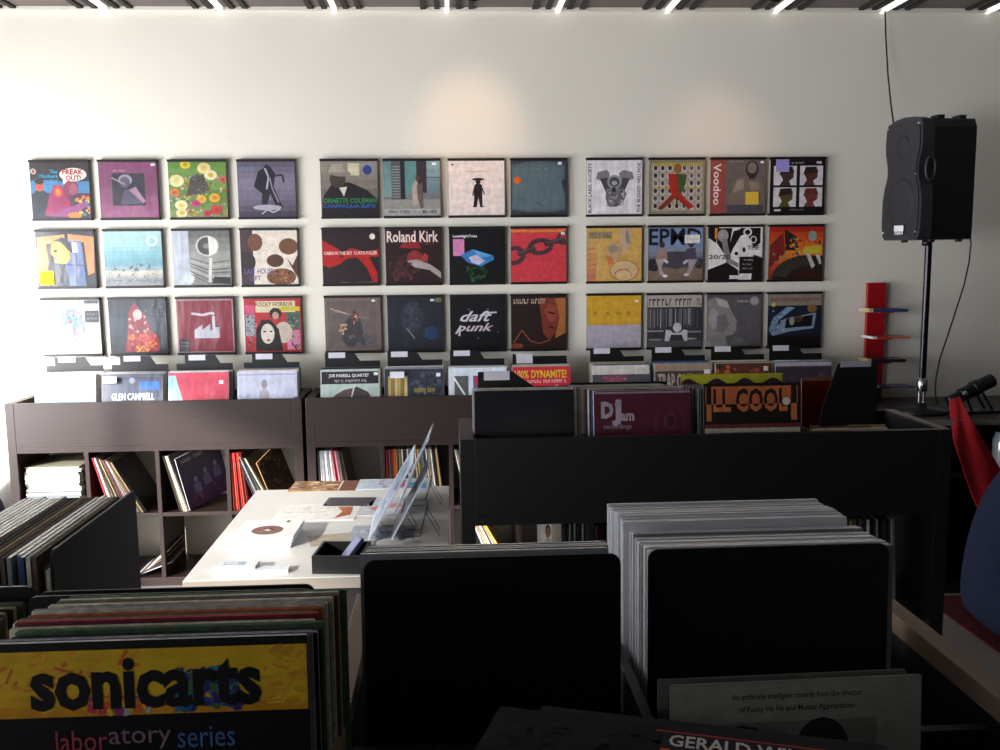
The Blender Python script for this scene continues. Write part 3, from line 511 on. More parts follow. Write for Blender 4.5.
# ------------------------------------------------------------------ far shelving with record bins on top
def cube_unit(x0, w_, y0, dp, base, rows, bin_h, label, nm='record_browser_shelf', cell=.335, div=.022, side=.045, mt='wood', cols=4, fl=.055, flr=0):
    """open cube shelf with a record bin along its top; x0 left, y0 front"""
    mt = M[mt]; root = empty(nm, (x0+w_/2, y0+dp/2, 0), 0, label, 'shelf', 'cube shelves with record bins')
    ox, oy = x0+w_/2, y0+dp/2
    def P(name, *a): return MB().box(a[0]-ox, a[1]-ox, a[2]-oy, a[3]-oy, a[4], a[5]).build(name, mt, root, bevel=.0015)
    ztop = base + .045 + rows*cell + (rows-1)*.02 + .03           # top board upper face
    P('side_panel', x0, x0+side, y0, y0+dp, 0, ztop+bin_h); P('side_panel', x0+w_-side, x0+w_, y0, y0+dp, 0, ztop+bin_h)
    P('bottom_board', x0+side, x0+w_-side, y0, y0+dp, base, base+.045)
    P('top_board', x0+side, x0+w_-side, y0, y0+dp, ztop-.03, ztop)
    for r_ in range(1, rows): z = base+.045 + r_*cell + (r_-1)*.02; P('shelf_board', x0+side, x0+w_-side, y0+.003, y0+dp, z, z+.02)
    if base > .02: P('plinth', x0+side, x0+w_-side, y0+.02, y0+dp-.02, 0, base)
    pitch = (w_-2*side+div)/cols
    for k in range(1, cols):
        x = x0+side+k*pitch-div; 
        P('divider', x, x+div, y0+.002, y0+dp, base+.045, ztop-.03)
        P('bin_divider', x+.006, x+div-.006, y0+.02, y0+dp-.02, ztop, ztop+bin_h-.02)
    P('bin_front', x0+side, x0+w_-side, y0+.001, y0+.018, ztop, ztop+bin_h)
    P('bin_back', x0+side, x0+w_-side, y0+dp-.018, y0+dp-.001, ztop, ztop+bin_h)
    if fl: P('bin_floor', x0+side, x0+w_-side-flr, y0+.018, y0+dp-.018, ztop, ztop+fl)
    return root, ztop, pitch, [x0+side+k*pitch for k in range(cols)]
FY = 4.94
uA = cube_unit(-2.32, 1.525, FY, .39, 0, 2, .235, 'black-brown open cube shelf at the left end of the back wall, bins on top')
uB = cube_unit(-.775, 1.525, FY, .39, 0, 2, .235, 'black-brown open cube shelf in the centre of the back wall behind the white table')
uC = cube_unit(.77, 1.525, FY, .39, 0, 2, .235, 'black-brown open cube shelf at the right of the back wall behind the middle counter')
ZB = uA[1]+.012      # bin floor height

# front covers in the far bins: only the upper part shows
def f1(c):
    c.r(0, 0, 1, 1, '#7899ae'); c.spk(90, 0, .3, 1, 1, ['#9dbccc', '#688ca4', '#b0c8d0', '#7c9cb4', '#8fb0b0', '#9caccc'], .06, 3, 'e', .5)
def f2(c):
    c.r(0, 0, 1, 1, '#4a4c5c'); c.r(.1, .3, .93, .93, '#35384a'); c.r(.12, .3, .91, .91, '#454a5e'); c.t('GLEN CAMPBELL', .16, .55, .86, .67, '#e8e8ee'); c.r(.62, .72, .95, .86, '#2a66c8'); c.e(.5, .88, .05, .05, '#8a8c9c'); c.e(.5, .46, .05, .05, '#8a8c9c')
def f3(c):
    c.r(0, 0, 1, 1, '#d04a5e'); c.p([(0, .4), (0, .95), (.12, .95), (.24, .52)], '#9ec6e6'); c.p([(0, .4), (0, .7), (.12, .4), (.2, .56), (.2, .4)], '#f0e8f2'); c.r(.38, .4, .96, .5, '#8a8a86'); c.scrib(.04, .4, .36, .46, '#8a3a8c', 4); c.r(.84, .8, .91, .86, '#f1ece8'); c.scrib(.66, .42, .95, .46, '#d6dacc', 7)
def f4(c):
    c.r(0, 0, 1, 1, '#c6c9dc'); c.r(.02, .93, .98, .96, '#a9a6bc'); c.e(.45, .78, .05, .08, '#97959c'); c.p([(.36, .4), (.37, .66), (.45, .72), (.53, .66), (.56, .4)], '#b3aab4'); c.r(.42, .42, .55, .54, '#a84a5c'); c.spk(8, .05, .5, .2, .6, ['#b4bacf'], .05, 3)
def f5(c):
    c.r(0, 0, 1, 1, '#b3c4be'); c.r(.02, .76, .98, .97, '#23222a'); c.t('JOE FARRELL QUARTET', .14, .86, .82, .93, '#ecebec'); c.scrib(.24, .79, .78, .83, '#cfced2', 4); c.p([(.1, .42), (.25, .58), (.4, .66), (.6, .7), (.8, .62), (.9, .46), (.9, .3), (.1, .3)], '#5a4a46'); c.l([(.5, .46), (.58, .76)], .02, '#d4cfc8'); c.p([(.5, .4), (.6, .72), (.8, .62), (.86, .4)], '#3e3638'); c.r(.9, .9, .97, .95, '#f0f0f0')
def f6(c):
    c.r(0, 0, 1, 1, '#2e3342'); c.spk(30, .4, .4, .98, .95, ['#3a4150', '#4b5260', '#262a36'], .06, 3)
    for k in range(6): c.r(.06+.055*k, .4, .11+.055*k, .88, ['#b39a5c', '#8f7640', '#cdb678'][k % 3])
    c.t('sonny boy', .5, .56, .86, .7, '#a08a3c'); c.r(.88, .86, .95, .92, '#eceef0')
def f7(c):
    c.r(0, 0, 1, 1, '#d9e2ee'); c.r(.1, .5, .34, .86, '#5a5c60'); c.r(.42, .5, .52, .86, '#3c6fae'); c.r(.44, .68, .52, .86, '#b0404c'); c.l([(.05, .9), (.3, .5)], .03, '#f2f6fa'); c.scrib(.6, .8, .9, .84, '#8f98a4', 5)
def f8(c):
    c.r(0, 0, 1, 1, '#c9283c'); c.t('100% DYNAMITE!', .04, .8, .93, .94, '#e3c22e'); c.scrib(.06, .72, .92, .77, '#f0d8d0', 8); c.p([(.5, .5), (.55, .64), (.78, .68), (.7, .5)], '#e9e4da'); c.e(.64, .6, .09, .05, '#3c8a4c', 12, .3); c.scrib(.8, .52, .94, .58, '#c8a832', 3)
def f9(c):
    c.r(0, 0, 1, 1, '#d2ccc4'); c.r(0, .5, 1, .84, '#4e4e58'); c.r(.2, .5, .6, .82, '#8a4c5e'); c.spk(14, .2, .55, .6, .8, ['#b07486', '#6a3a4c'], .03, 3); c.scrib(.76, .9, .95, .93, '#a39e98', 2)
def f10(c):
    c.r(0, 0, 1, 1, '#4c403e'); c.r(.0, .88, 1, 1, '#a18a76'); c.t('TRAP OUTLAWS', .05, .56, .97, .84, '#b5a89a'); c.r(.86, .82, .97, .9, '#e6e2e0'); c.e(.1, .98, .03, .03, '#d86a3a')
def f11(c):
    c.r(0, 0, 1, 1, '#5a3226'); c.spk(40, .02, .4, .98, .95, ['#a4502c', '#6f3a24', '#38221e', '#c2683a', '#4a2c26'], .06, 4); c.r(.84, .86, .92, .94, '#dcd6d2')
def f12(c):
    c.r(0, 0, 1, 1, '#4a3c48'); c.r(0, .93, 1, 1, '#b3aab0'); c.r(0, .5, 1, .9, '#3c2f3c'); c.spk(8, .1, .6, .9, .85, ['#4c3c4e', '#5a4858'], .05, 3)
binfront = [(f1, -2.19, 'pale blue marbled record front'), (f2, -1.845, 'dark slate record front with white capitals and a blue tag'), (f3, -1.5, 'pink red record front with a pale blue wedge'), (f4, -1.14, 'pale lilac record front with a grey figure'),
            (f5, -.702, 'pale green record front with a black title band'), (f6, -.362, 'navy record front with tan stripes'), (f7, -.02, 'white record front with small grey, blue and red squares'), (f8, .325, 'red record front with yellow capitals'),
            (f9, .756, 'cream record front with a dark band and pink patch'), (f10, 1.1, 'brown record front with pale block capitals'), (f11, 1.435, 'burnt orange record front'), (f12, 1.765, 'dark purple record front with a pale top edge')]
EDGES = {'white': '#d9d9dc', 'grey': '#8d8d92', 'cream': '#cfc6ae', 'black': '#1c1a1c', 'dark red': '#6e1c24', 'blue': '#33507c', 'brown': '#5a4638', 'tan': '#a98f68', 'green': '#4c6648', 'orange': '#c2572c', 'red': '#b3242c', 'yellow': '#cdae3c', 'pink': '#c8788c'}
_sm = {}
def plain(colname, w_=.315, h_=.315, t_=.0042, mt='print', edge=None, **k):
    key = (colname, w_, h_, t_, mt, edge)
    if key not in _sm:
        b = MB(); b.prism(rr(w_, h_, .002), 0, t_, EDGES[colname], 0, EDGES[edge] if edge else EDGES[colname]); _sm[key] = b.mesh('record_sleeve', M[mt])
    if k.get('far'):
        from mathutils import Euler
        return mass(mt, key, Matrix.Translation(k['loc']) @ Euler(k.get('rot', (0, 0, 0))).to_matrix().to_4x4())
    o = bpy.data.objects.new('record_sleeve', _sm[key]); sc.collection.objects.link(o)
    o.location = k['loc']; o.rotation_euler = k.get('rot', (0, 0, 0))
    return tag(o, k['label'], 'record', k['group'])

FAR = {}
def mass(mt, geo_mesh_key, mtx):                                   # the many smallest record edges, kept as one object
    me = _sm[geo_mesh_key]; b = FAR.setdefault('b', MB()); k = ['print', 'wrap', 'poly', 'worn'].index(mt); base = len(b.v)
    b.v += [tuple(mtx @ v.co) for v in me.vertices]; ca = me.color_attributes['Col'].data
    for p in me.polygons: b.f.append([base+i for i in p.vertices]); b.c.append(tuple(ca[p.loop_start].color)[:3]); b.m.append(k); b.sm.append(False)
def divider_card(x, y, z, w_, h_, tab0, tab1, tabh, label, lab=True, tilt=0, cut=.035, group='black bin divider cards', lw=.09):
    root = empty('divider_card', (x, y, z), 0, label, 'divider', group); root.rotation_euler = (tilt, 0, 0)
    b = MB(); b.prism([(0, 0), (w_, 0), (w_, h_), (tab1+cut, h_), (tab1, h_+tabh), (tab0, h_+tabh), (tab0, h_), (0, h_)] if tab0 > .001 else [(0, 0), (w_, 0), (w_, h_), (tab1+cut, h_), (tab1, h_+tabh), (0, h_+tabh)], 0, .003)
    b.build('card', M['card'], root)
    if lab: MB().box(tab0+.02, tab0+.02+lw, -.0025, 0, h_+tabh-.028, h_+tabh+.002, '#d4d2dc').build('title_label', M['paper'], root)
    return root
ORDN = ['first', 'second', 'third', 'fourth', 'fifth', 'sixth', 'seventh', 'eighth', 'ninth', 'tenth', 'eleventh', 'twelfth']
rn = random.Random(11)
tilt = R(-9)
for k, (fn, x, desc) in enumerate(binfront):
    g = 'records filed in the %s bin from the left along the back wall' % ORDN[k]
    y = FY+.032
    sleeve(fn, '#bcb8b8', '#dadade', mt='wrap', loc=(x, y, ZB+.05), rot=(tilt, 0, 0), label=desc + ', foremost in its wall bin', group='foremost records in the back wall bins')
    n = 8
    for i in range(n):
        cn = rn.choice(['white', 'grey', 'cream', 'white', 'blue', 'black', 'grey', 'tan'] if k != 10 else ['tan', 'cream', 'grey', 'dark red'])
        plain(cn, edge=rn.choice(['white', 'grey', 'cream']), loc=(x+rn.uniform(-.004, .007), y+.011+i*.0155, ZB+.05+rn.uniform(-.006, .006)), rot=(tilt*rn.uniform(.9, 1.05), 0, 0),
              label='%s record edge in the %s bin from the left of the back wall' % (cn, ORDN[k]), group=g, far=True)
    if k not in (7, ):
        divider_card(x+.01, y+.157, ZB+.055, .3, .34, .0+.045*(k < 4), .16+.045*(k < 4), .045, 'black divider card with white tab in the %s bin of the back wall' % ORDN[k], tilt=R(-3), cut=.03)
    else:
        divider_card(x+.01, y+.157, ZB+.055, .3, .35, .0, .11, .012, 'black divider card with two white tab labels behind the red record with yellow capitals', tilt=R(-3), cut=.006)
        divider_card(x+.01, y+.138, ZB+.055, .3, .315, .0, .12, .022, 'lower black divider card with a white label just behind the red record with yellow capitals', tilt=R(-3), cut=.006)
# bin 2, 6, 12 small extra tags on the records
for x, z, yy, ww, what in ((-1.83, ZB+.315, FY+.05, .07, 'second'), (-.33, ZB+.315, FY+.05, .075, 'sixth'), (1.77, ZB+.335, FY+.10, .13, 'twelfth')):
    tag(MB().box(x, x+ww, yy, yy+.002, z, z+.035, '#e2e0ea').build('title_tag', M['paper']), 'small white title tag slipped between records of the %s back wall bin' % what, 'tag', 'white title tags in the bins')

# ---- things in the cubes of the far shelves
def spines(x0, y0, z0, items, label, group, h_=.312, tilts=None, far=False):
    """records standing on edge, spine to the front; items: (colour, thickness); leans left by tilt"""
    x = x0
    for i, (cn, t_) in enumerate(items):
        a = tilts[i] if tilts else 0
        key = ('sp', cn, t_, h_)
        if key not in _sm:
            b = MB(); b.box(0, t_, 0, .315, 0, h_, EDGES[cn]); b.box(t_*.2, t_*.8, -.0006, 0, h_*.06, h_*.94, tuple(min(1, c*1.35+.02) for c in lin(EDGES[cn]))); _sm[key] = b.mesh('record_sleeve', M['print'])
        if far:
            mass('print', key, Matrix.Translation((x, y0+(i*7 % 5)*.003, z0+.0005)) @ Matrix.Rotation(-a, 4, 'Y')); x += t_/math.cos(a)+.0012; continue
        o = bpy.data.objects.new('record_sleeve', _sm[key]); sc.collection.objects.link(o)
        o.location = (x, y0+(i*7 % 5)*.003, z0+.0005); o.rotation_euler = (0, -a, 0)
        tag(o, label % cn, 'record', group)
        nx = t_/math.cos(a)+.0012 if i+1 >= len(items) or not tilts else t_/math.cos(a)+.0012
        x += nx
zr1 = .045+.335+.02; zr2 = .045      # upper and lower cube floors
# upper left cube: flat stack of magazines
z = zr1; stk = [('tan', .014), ('yellow', .012), ('cream', .008), ('tan', .016), ('cream', .01), ('yellow', .008)]
cols = ['#c9a45a', '#e2c987', '#d9b56a', '#efe0b8', '#d8c08a', '#8f9298', '#c9ccd2', '#9aa0a8', '#e6e6e2', '#b3b8be', '#f0eee6', '#e4e2da', '#f2f0ea', '#d6d6d4', '#efeee8', '#f4f2ec', '#e8e2cc', '#f3efe4', '#eae6da', '#f1eee6', '#f5f1e2', '#e6dcc0']
rn = random.Random(5)
for i, cc in enumerate(cols):
    t_ = .016 if i < 4 else rn.choice([.009, .011, .012]); cc = tuple(q*(.62 if i % 3 else .42) for q in lin(cc))
    b = MB(); b.box(-.14, .14, -.15, .15, 0, t_-.0008, cc)
    lv = 'foil yellow' if i < 5 else ('grey' if i < 10 else 'white')
    tag(b.build('magazine', M['paper'], loc=(-2.115+rn.uniform(-.006, .006), FY+.18+rn.uniform(-.008, .008), z), rot=(0, 0, rn.uniform(-.03, .03))),
        '%s magazine in the flat stack in the first upper cube' % {'foil yellow': 'yellowish', 'grey': 'grey', 'white': 'cream white'}[lv], 'magazine', 'stacked magazines in the upper left cube')
    z += t_
# dark narrow stack beside it
for i in range(14):
    tag(MB().box(-.027, .027, -.12, .12, 0, .0165, ['#3c3438', '#50484a', '#2b2628'][i % 3]).build('cassette_case', M['paper'], loc=(-1.953+.002*(i % 3), FY+.2, zr1+i*.0175)), 'dark slim case piled beside the flat magazine stack in the far left shelf', 'case', 'dark cases beside the magazine stack')
XA = uA[3]; XB = uB[3]
items = [(c, .005) for c in ['red', 'white', 'dark red', 'white', 'cream', 'brown', 'cream', 'tan', 'black', 'brown', 'tan', 'green', 'red', 'brown', 'red', 'dark red', 'white', 'white', 'grey', 'green', 'tan', 'cream', 'tan', 'brown', 'cream', 'tan', 'black', 'black']]
spines(XA[1]+.092, FY+.012, zr1, items, '%s spined record leaning in the second upper cube of the left shelf', 'leaning records in the second upper cube', tilts=[R(15+i*.55) for i in range(len(items))])
items = [(c, .005) for c in ['black', 'tan', 'brown', 'cream', 'tan', 'white', 'cream']]
spines(XA[2]+.088, FY+.012, zr1, items, '%s spined record leaning in the third upper cube of the left shelf', 'leaning records in the third upper cube', tilts=[R(14+i*.4) for i in range(len(items))])
def purple(c):
    c.grad(['#4b2450', '#3a3350', '#4a4658', '#4c4a54'], n=8); c.t('HARD TIMES', .1, .86, .6, .93, '#b8b2a4'); 
    for x, y in ((.3, .35), (.55, .42), (.8, .46)): person(c, x, y-.12, .55, '#6a6488', '#8c84a4', '#3a3450')
    c.spk(14, .1, .05, .9, .25, ['#5e2a62', '#7a3a70', '#3b2448'], .06, 3)
sleeve(purple, '#3a3448', '#c9c6cc', mt='wrap', loc=(XA[2]+.14, FY+.02, zr1+.002), rot=(R(-3), R(-13), R(54)), label='purple grey record leaning face outward in the third upper cube of the left shelf', w_=.29, h_=.3)
items = [(c, .0045) for c in ['red', 'red', 'red', 'orange', 'red', 'red', 'dark red', 'red', 'red', 'red', 'orange', 'red', 'red', 'dark red', 'red']]
spines(XA[3]+.006, FY+.012, zr1, items, '%s spined record upright in the fourth upper cube of the left shelf', 'red records in the fourth upper cube', tilts=[R(1+i*.35) for i in range(len(items))])
items = [(c, .0055) for c in ['black', 'grey', 'black', 'grey', 'white', 'black', 'grey', 'white', 'black', 'black', 'cream', 'tan']]
spines(XA[3]+.14, FY+.012, zr1, items, '%s spined record leaning in the fourth upper cube of the left shelf', 'dark striped records in the fourth upper cube', tilts=[R(20+i*.6) for i in range(len(items))])
def brownart(c):
    c.r(0, 0, 1, 1, '#3a2a20'); c.spk(40, .05, .05, .95, .95, ['#5a4630', '#2a1e18', '#6f5c3a', '#41341f', '#8a7148'], .07, 6); c.r(.2, .5, .6, .85, '#241c1a')
sleeve(brownart, '#2c211c', '#c79a5c', mt='wrap', loc=(XA[3]+.228, FY+.02, zr1+.002), rot=(R(-3), R(-24), R(62)), label='dark brown record leaning face outward in the fourth upper cube of the left shelf', w_=.2, h_=.3)
# lower cubes of the left unit: a few magazines lying askew
for i, (dx, rz, ry, cc) in enumerate(((0, .3, -.5, '#c9c9cc'), (.02, .34, -.55, '#3a3436'), (.04, .38, -.6, '#8c6a5a'), (.06, .42, -.66, '#d9d7d2'))):
    tag(MB().box(0, .2, 0, .27, 0, .004, cc).build('magazine', M['paper'], loc=(XA[1]+.2+dx*.5, FY+.03, zr2+.003+.003*i), rot=(0, -.35-.12*i, 0)), '%s magazine slumped in the second lower cube of the far left shelf' % ['silver', 'black', 'brown', 'white'][i], 'magazine', 'slumped magazines in the second lower cube')
items = [(c, .009 if c != 'red' else .0055) for c in ['black', 'white', 'white', 'grey', 'white', 'white', 'white', 'grey', 'white', 'white', 'red', 'red', 'red', 'pink', 'grey', 'brown', 'black', 'brown']]
spines(XB[0]+.012, FY+.012, zr1, items, '%s spined record in the first upper cube behind the white table', 'records in the upper left cube behind the table', tilts=[R(1+i*.5) for i in range(len(items))])
rn = random.Random(8)
items = [(rn.choice(['cream', 'brown', 'tan', 'red', 'dark red', 'white', 'black', 'orange', 'green', 'grey', 'blue', 'cream', 'tan', 'yellow']), rn.choice([.0045, .0055])) for _ in range(50)]
spines(XB[1]+.008, FY+.012, zr1, items, '%s spined record in the second upper cube behind the white table', 'tightly filed records in the second upper cube behind the table', far=True, tilts=[R(.5+i*.12) for i in range(len(items))])
items = [(c, .006) for c in ['white', 'cream', 'white', 'tan', 'white', 'black', 'white', 'cream']]
spines(XB[2]+.07, FY+.012, zr1, items, '%s spined record leaning in the third upper cube behind the white table', 'leaning records in the third upper cube behind the table', far=True, tilts=[R(12+i*.8) for i in range(len(items))])
items = [(c, .008) for c in ['white', 'cream', 'white', 'tan', 'white', 'white', 'brown', 'white', 'tan', 'white', 'yellow']]
spines(XB[2]+.20, FY+.012, zr2, items, '%s spined record leaning in a lower cube seen beneath the middle counter', 'leaning records seen through the middle counter', far=True, tilts=[R(22+i*.8) for i in range(len(items))])
items = [(c, .012) for c in ['grey', 'cream', 'grey', 'grey', 'cream', 'white']]
spines(XB[3]+.19, FY+.012, zr2, items, '%s spined record beside the portrait card seen beneath the middle counter', 'pale records seen through the middle counter', far=True, tilts=[R(2) for i in range(len(items))])
def faceart(c): c.r(0, 0, 1, 1, '#b5b0ac'); person(c, .5, .1, 1.3, '#8a8684', '#6b4a3a', '#241c1a')
sleeve(faceart, '#b5b0ac', w_=.12, h_=.24, loc=(XB[3]+.09, FY+.05, zr2+.001), rot=(R(-6), 0, 0), label='small portrait card of a dark haired person seen beneath the middle counter', name='portrait_card', cat='card')

# ------------------------------------------------------------------ middle counter
MY = 2.85; MX = .02
uM = cube_unit(MX, 1.56, MY, .39, .17-.045+.04, 2, .245, 'large black record counter in the middle with four bins and cubes below', nm='record_counter', mt='wood_dark', fl=.055, flr=.37)
ZM = uM[1]
def rim(x0, x1, y0, y1, z0, z1, par, nm='rim', mt='table_edge'):
    o = par.location; return MB().box(x0-o.x, x1-o.x, y0-o.y, y1-o.y, z0-o.z, z1-o.z).build(nm, M[mt], par)
MZ = ZM + .245
rim(1.548, 1.572, MY+.004, MY+.388, MZ, MZ+.002, uM[0]); rim(1.26, 1.545, MY+.002, MY+.016, MZ, MZ+.002, uM[0])
def m1(c):
    c.r(0, 0, 1, 1, '#0e0d10'); c.r(.02, .02, .98, .985, '#131216'); c.e(.55, .28, .14, .14, '#c4bd92', 24); c.e(.55, .28, .02, .02, '#222', 8) if False else c.e(.55, .28, .02, .02, '#222222', 8); c.scrib(.5, .34, .6, .37, '#6a6440', 3)
def m2(c):
    c.r(0, 0, 1, 1, '#521a2a'); c.r(.01, .97, .99, .99, '#8a7a80'); c.t('D', .07, .72, .2, .89, '#a99aa6', off=.06); c.t('J', .18, .64, .28, .91, '#a99aa6', off=.06); c.t('am', .27, .69, .41, .77, '#a99aa6', off=.04); c.t('ef', .21, .84, .28, .91, '#9a8c98'); c.t('recordings', .1, .6, .38, .66, '#8c7e8a')
    c.scrib(.05, .5, .25, .54, '#c23a42', 3); c.scrib(.05, .45, .25, .48, '#a9a0a4', 4); c.e(.78, .66, .17, .22, '#5c2233', 20); c.e(.78, .66, .14, .18, '#521a2a', 20); c.e(.78, .68, .07, .09, '#642a3a'); c.e(.78, .68, .04, .06, '#3e1420'); c.e(.78, .86, .06, .05, '#5a2232'); c.e(.52, .47, .13, .1, '#7c2c36', 18)
def m3(c):
    c.r(0, 0, 1, 1, '#14100f'); c.r(.02, .64, .97, .97, '#b9653a'); c.r(.01, .38, .99, .6, '#c6baa8'); c.r(.01, .57, .99, .61, '#6a2f2a')
    c.r(.02, .64, .97, .8, '#1c1210')
    for x0, x1 in ((.03, .08), (.9, .96)): c.r(x0, .8, x1, .97, '#1c1210'); c.r(x0, .64, x1, .8, '#c8713f')
    c.t('LL COOL J', .1, .66, .95, .95, '#1c1210', off=.03, above=.8); c.t('LL COOL J', .1, .66, .95, .95, '#c8713f', off=.03, below=.8)
    c.scrib(.03, .46, .97, .53, '#3a2f2a', 7); c.e(.85, .82, .04, .04, '#d8cfc4', 8)
ty = MY+.08; rn = random.Random(3); tm = R(-7)
gm = 'records in the %s bin of the middle counter'
# bin 1
sleeve(m1, '#131216', '#2a292c', mt='print', loc=(.07, ty, ZM+.065), rot=(tm, 0, 0), w_=.318, h_=.315, label='black record with a round cream centre label in the first bin of the middle counter')
for i in range(6): plain(['grey', 'grey', 'cream', 'grey', 'white', 'tan'][i], w_=.318, edge='grey', loc=(.066-.0005*i, ty+.007+.008*i, ZM+.064+.001*i), rot=(tm, 0, 0), label='%s record behind the black one in the first bin of the middle counter' % ['grey', 'grey', 'cream', 'grey', 'white', 'tan'][i], group=gm % 'first')
divider_card(.085, ty+.13, ZM+.056, .3, .32, 0, .115, .05, 'black divider card with grey tab label in the first bin of the middle counter', cut=.07, tilt=R(-4), lw=.085)
# bin 2
sleeve(m2, '#521a2a', '#8d8a90', mt='wrap', loc=(.452, ty-.01, ZM+.06), rot=(tm, 0, 0), label='dark red record with faded grey lettering in the second bin of the middle counter')
cc2 = ['white', 'blue', 'black', 'white', 'dark red', 'grey', 'cream', 'yellow', 'grey', 'green', 'cream', 'grey', 'white', 'grey', 'grey']
for i, cn in enumerate(cc2): plain(cn, edge='grey' if i % 3 else 'white', loc=(.450-.0045*i, ty-.003+.0105*i, ZM+.06), rot=(tm, 0, 0), label='%s record behind the dark red one in the second bin of the middle counter' % cn, group=gm % 'second')
divider_card(.395, ty+.165, ZM+.056, .33, .324, 0, .33, .0, 'plain black divider card at the back of the second bin of the middle counter', lab=False, cut=0, tilt=R(-4))
# bin 3
sleeve(m3, '#1a1413', '#8d8a90', mt='wrap', loc=(.806, ty-.015, ZM+.056), rot=(tm, 0, 0), w_=.318, h_=.337, label='orange and black record with big block capitals in the third bin of the middle counter')
for i, cn in enumerate(['black', 'black', 'grey', 'blue', 'black', 'grey', 'black', 'grey', 'dark red', 'grey', 'black', 'grey']): plain(cn, edge='grey', loc=(.798-.003*i, ty-.007+.0095*i, ZM+.06), rot=(tm, 0, 0), label='%s record behind the orange one in the third bin of the middle counter' % cn, group=gm % 'third')
def wave(c):
    c.r(0, 0, 1, 1, '#3a2234'); pts = [(0, 1), (0, .925)]
    for k in range(25): pts.append((k/24, .925+.03*math.sin(k/24*2*math.pi*3.6)))
    pts.append((1, 1)); c.p(pts[::-1], '#b7b02c')
sleeve(wave, '#3a2234', '#b7b02c', mt='print', loc=(.765, ty+.11, ZM+.057), rot=(tm, 0, 0), w_=.345, h_=.352, label='purple record with a wavy yellow top band in the third bin of the middle counter')
# bin 4
def redcard(c): c.r(0, 0, 1, 1, '#6e1216'); c.r(0, .97, 1, 1, '#8a5c3c')
sleeve(redcard, '#6e1216', '#9a7350', mt='print', loc=(1.185, ty+.15, ZM+.01), rot=(R(-4), 0, 0), w_=.225, h_=.375, label='plain deep red record standing in the fourth bin of the middle counter')
for i, cn in enumerate(['brown', 'tan', 'orange', 'tan', 'cream', 'brown', 'tan']):
    plain(cn, w_=.25, h_=.215, edge='tan', loc=(1.17, ty-.035+.011*i, ZM+.01+.003*i), rot=(R(-6), 0, R((i % 3-1)*1.5)), label='small %s single sleeve at the front of the fourth bin of the middle counter' % cn, group='small tan sleeves in the fourth bin of the middle counter')
root = empty('divider_card', (1.165, ty+.05, ZM+.006), 0, 'tall slanted black card with grey top strip in the middle counter', 'divider', 'black bin divider cards')
MB().prism([(0, 0), (.225, 0), (.225, .44), (.092, .44), (.045, .30)], 0, .003).build('card', M['card'], root)
MB().box(.1, .2, -.003, 0, .428, .446, '#a9a8ae').build('title_label', M['paper'], root)
# cubes of the counter: dark spines
XM = uM[3]; zM = .165+.045+.335+.02
items = [(c, t_) for c, t_ in [('black', .008), ('grey', .003), ('black', .01), ('green', .006), ('black', .009), ('grey', .002), ('black', .012), ('black', .008), ('grey', .003)]]
spines(XM[0]+.275, MY+.05, zM, items, '%s spined record upright in the first cube of the middle counter', 'dark records in the first cube of the middle counter', far=True, h_=.325)
rn = random.Random(13)
items = [(rn.choice(['black', 'black', 'grey', 'brown', 'black', 'dark red']), rn.choice([.005, .007])) for _ in range(22)]
spines(XM[1]+.01, MY+.05, zM, items, '%s spined record upright in the second cube of the middle counter', 'records in the second cube of the middle counter', far=True)
seq = ['brown', 'black', 'dark red', 'black', 'grey', 'black', 'blue', 'grey', 'white', 'black', 'tan', 'brown', 'yellow', 'black', 'cream', 'black', 'dark red', 'black', 'white', 'black', 'black', 'white', 'black', 'black', 'brown', 'black', 'white', 'grey']
spines(XM[3]+.012, MY+.03, zM, [(c, .0085 if i > 16 else .007) for i, c in enumerate(seq)], '%s spined record in the fourth cube of the middle counter', 'records in the fourth cube of the middle counter', tilts=[R(3.2) if i > 16 else R(1) for i in range(len(seq))])

# ------------------------------------------------------------------ white table with its clutter
TZ = .80
tb = empty('display_table', (-.41, 3.24, 0), 0, 'white display table in strong sunlight covered with papers and sleeves', 'table')
def TP(nm, x0, x1, y0, y1, z0, z1, mt='white'): return MB().box(x0+.41, x1+.41, y0-3.24, y1-3.24, z0, z1).build(nm, M[mt], tb, bevel=.002)
TX0, TX1, TY0, TY1 = -.80, -.02, 2.70, 3.78
TP('tabletop', TX0, TX1, TY0+.004, TY1, TZ-.035, TZ); TP('front_edge', TX0, TX1, TY0, TY0+.004, TZ-.035, TZ-.001, 'table_edge')
for x in (TX0+.03, TX1-.08):
    for y in (TY0+.03, TY1-.08): TP('leg', x, x+.05, y, y+.05, 0, TZ-.035)
TP('front_panel', TX0+.01, TX1-.01, TY0+.035, TY0+.05, .02, TZ-.036, 'wood_dark'); TP('apron', TX0+.05, TX1-.05, TY0+.05, TY1-.05, TZ-.10, TZ-.035)  # dark front panel added to blacken the sunlit gap beneath the table
def flat(fn, col, w_, h_, x, y, rz, label, nm='flyer', t_=.0015, cat='paper', z=0, mt='print', edge=None, group=None):
    b = MB(); b.prism(rr(w_, h_, .001, 1), 0, t_, col, 0, edge or col)
    if fn: fn(Art(b, w_, h_))
    o = b.build(nm, M[mt]); o.rotation_euler = Matrix.Rotation(R(-90), 4, 'X').to_euler(); 
    o.matrix_world = Matrix.Translation((x, y, TZ+z+t_)) @ Matrix.Rotation(rz, 4, 'Z') @ Matrix.Rotation(R(-90), 4, 'X')
    return tag(o, label, cat, group)
def t_brown(c): c.r(0, 0, 1, 1, '#a37a52'); c.spk(26, .05, .05, .7, .95, ['#c9a878', '#6f4a30', '#e2cfa8', '#8c5c3c', '#4a3226'], .09, 3); c.r(.76, 0, 1, 1, '#74402c'); c.r(.74, 0, .76, 1, '#e4ddd2')
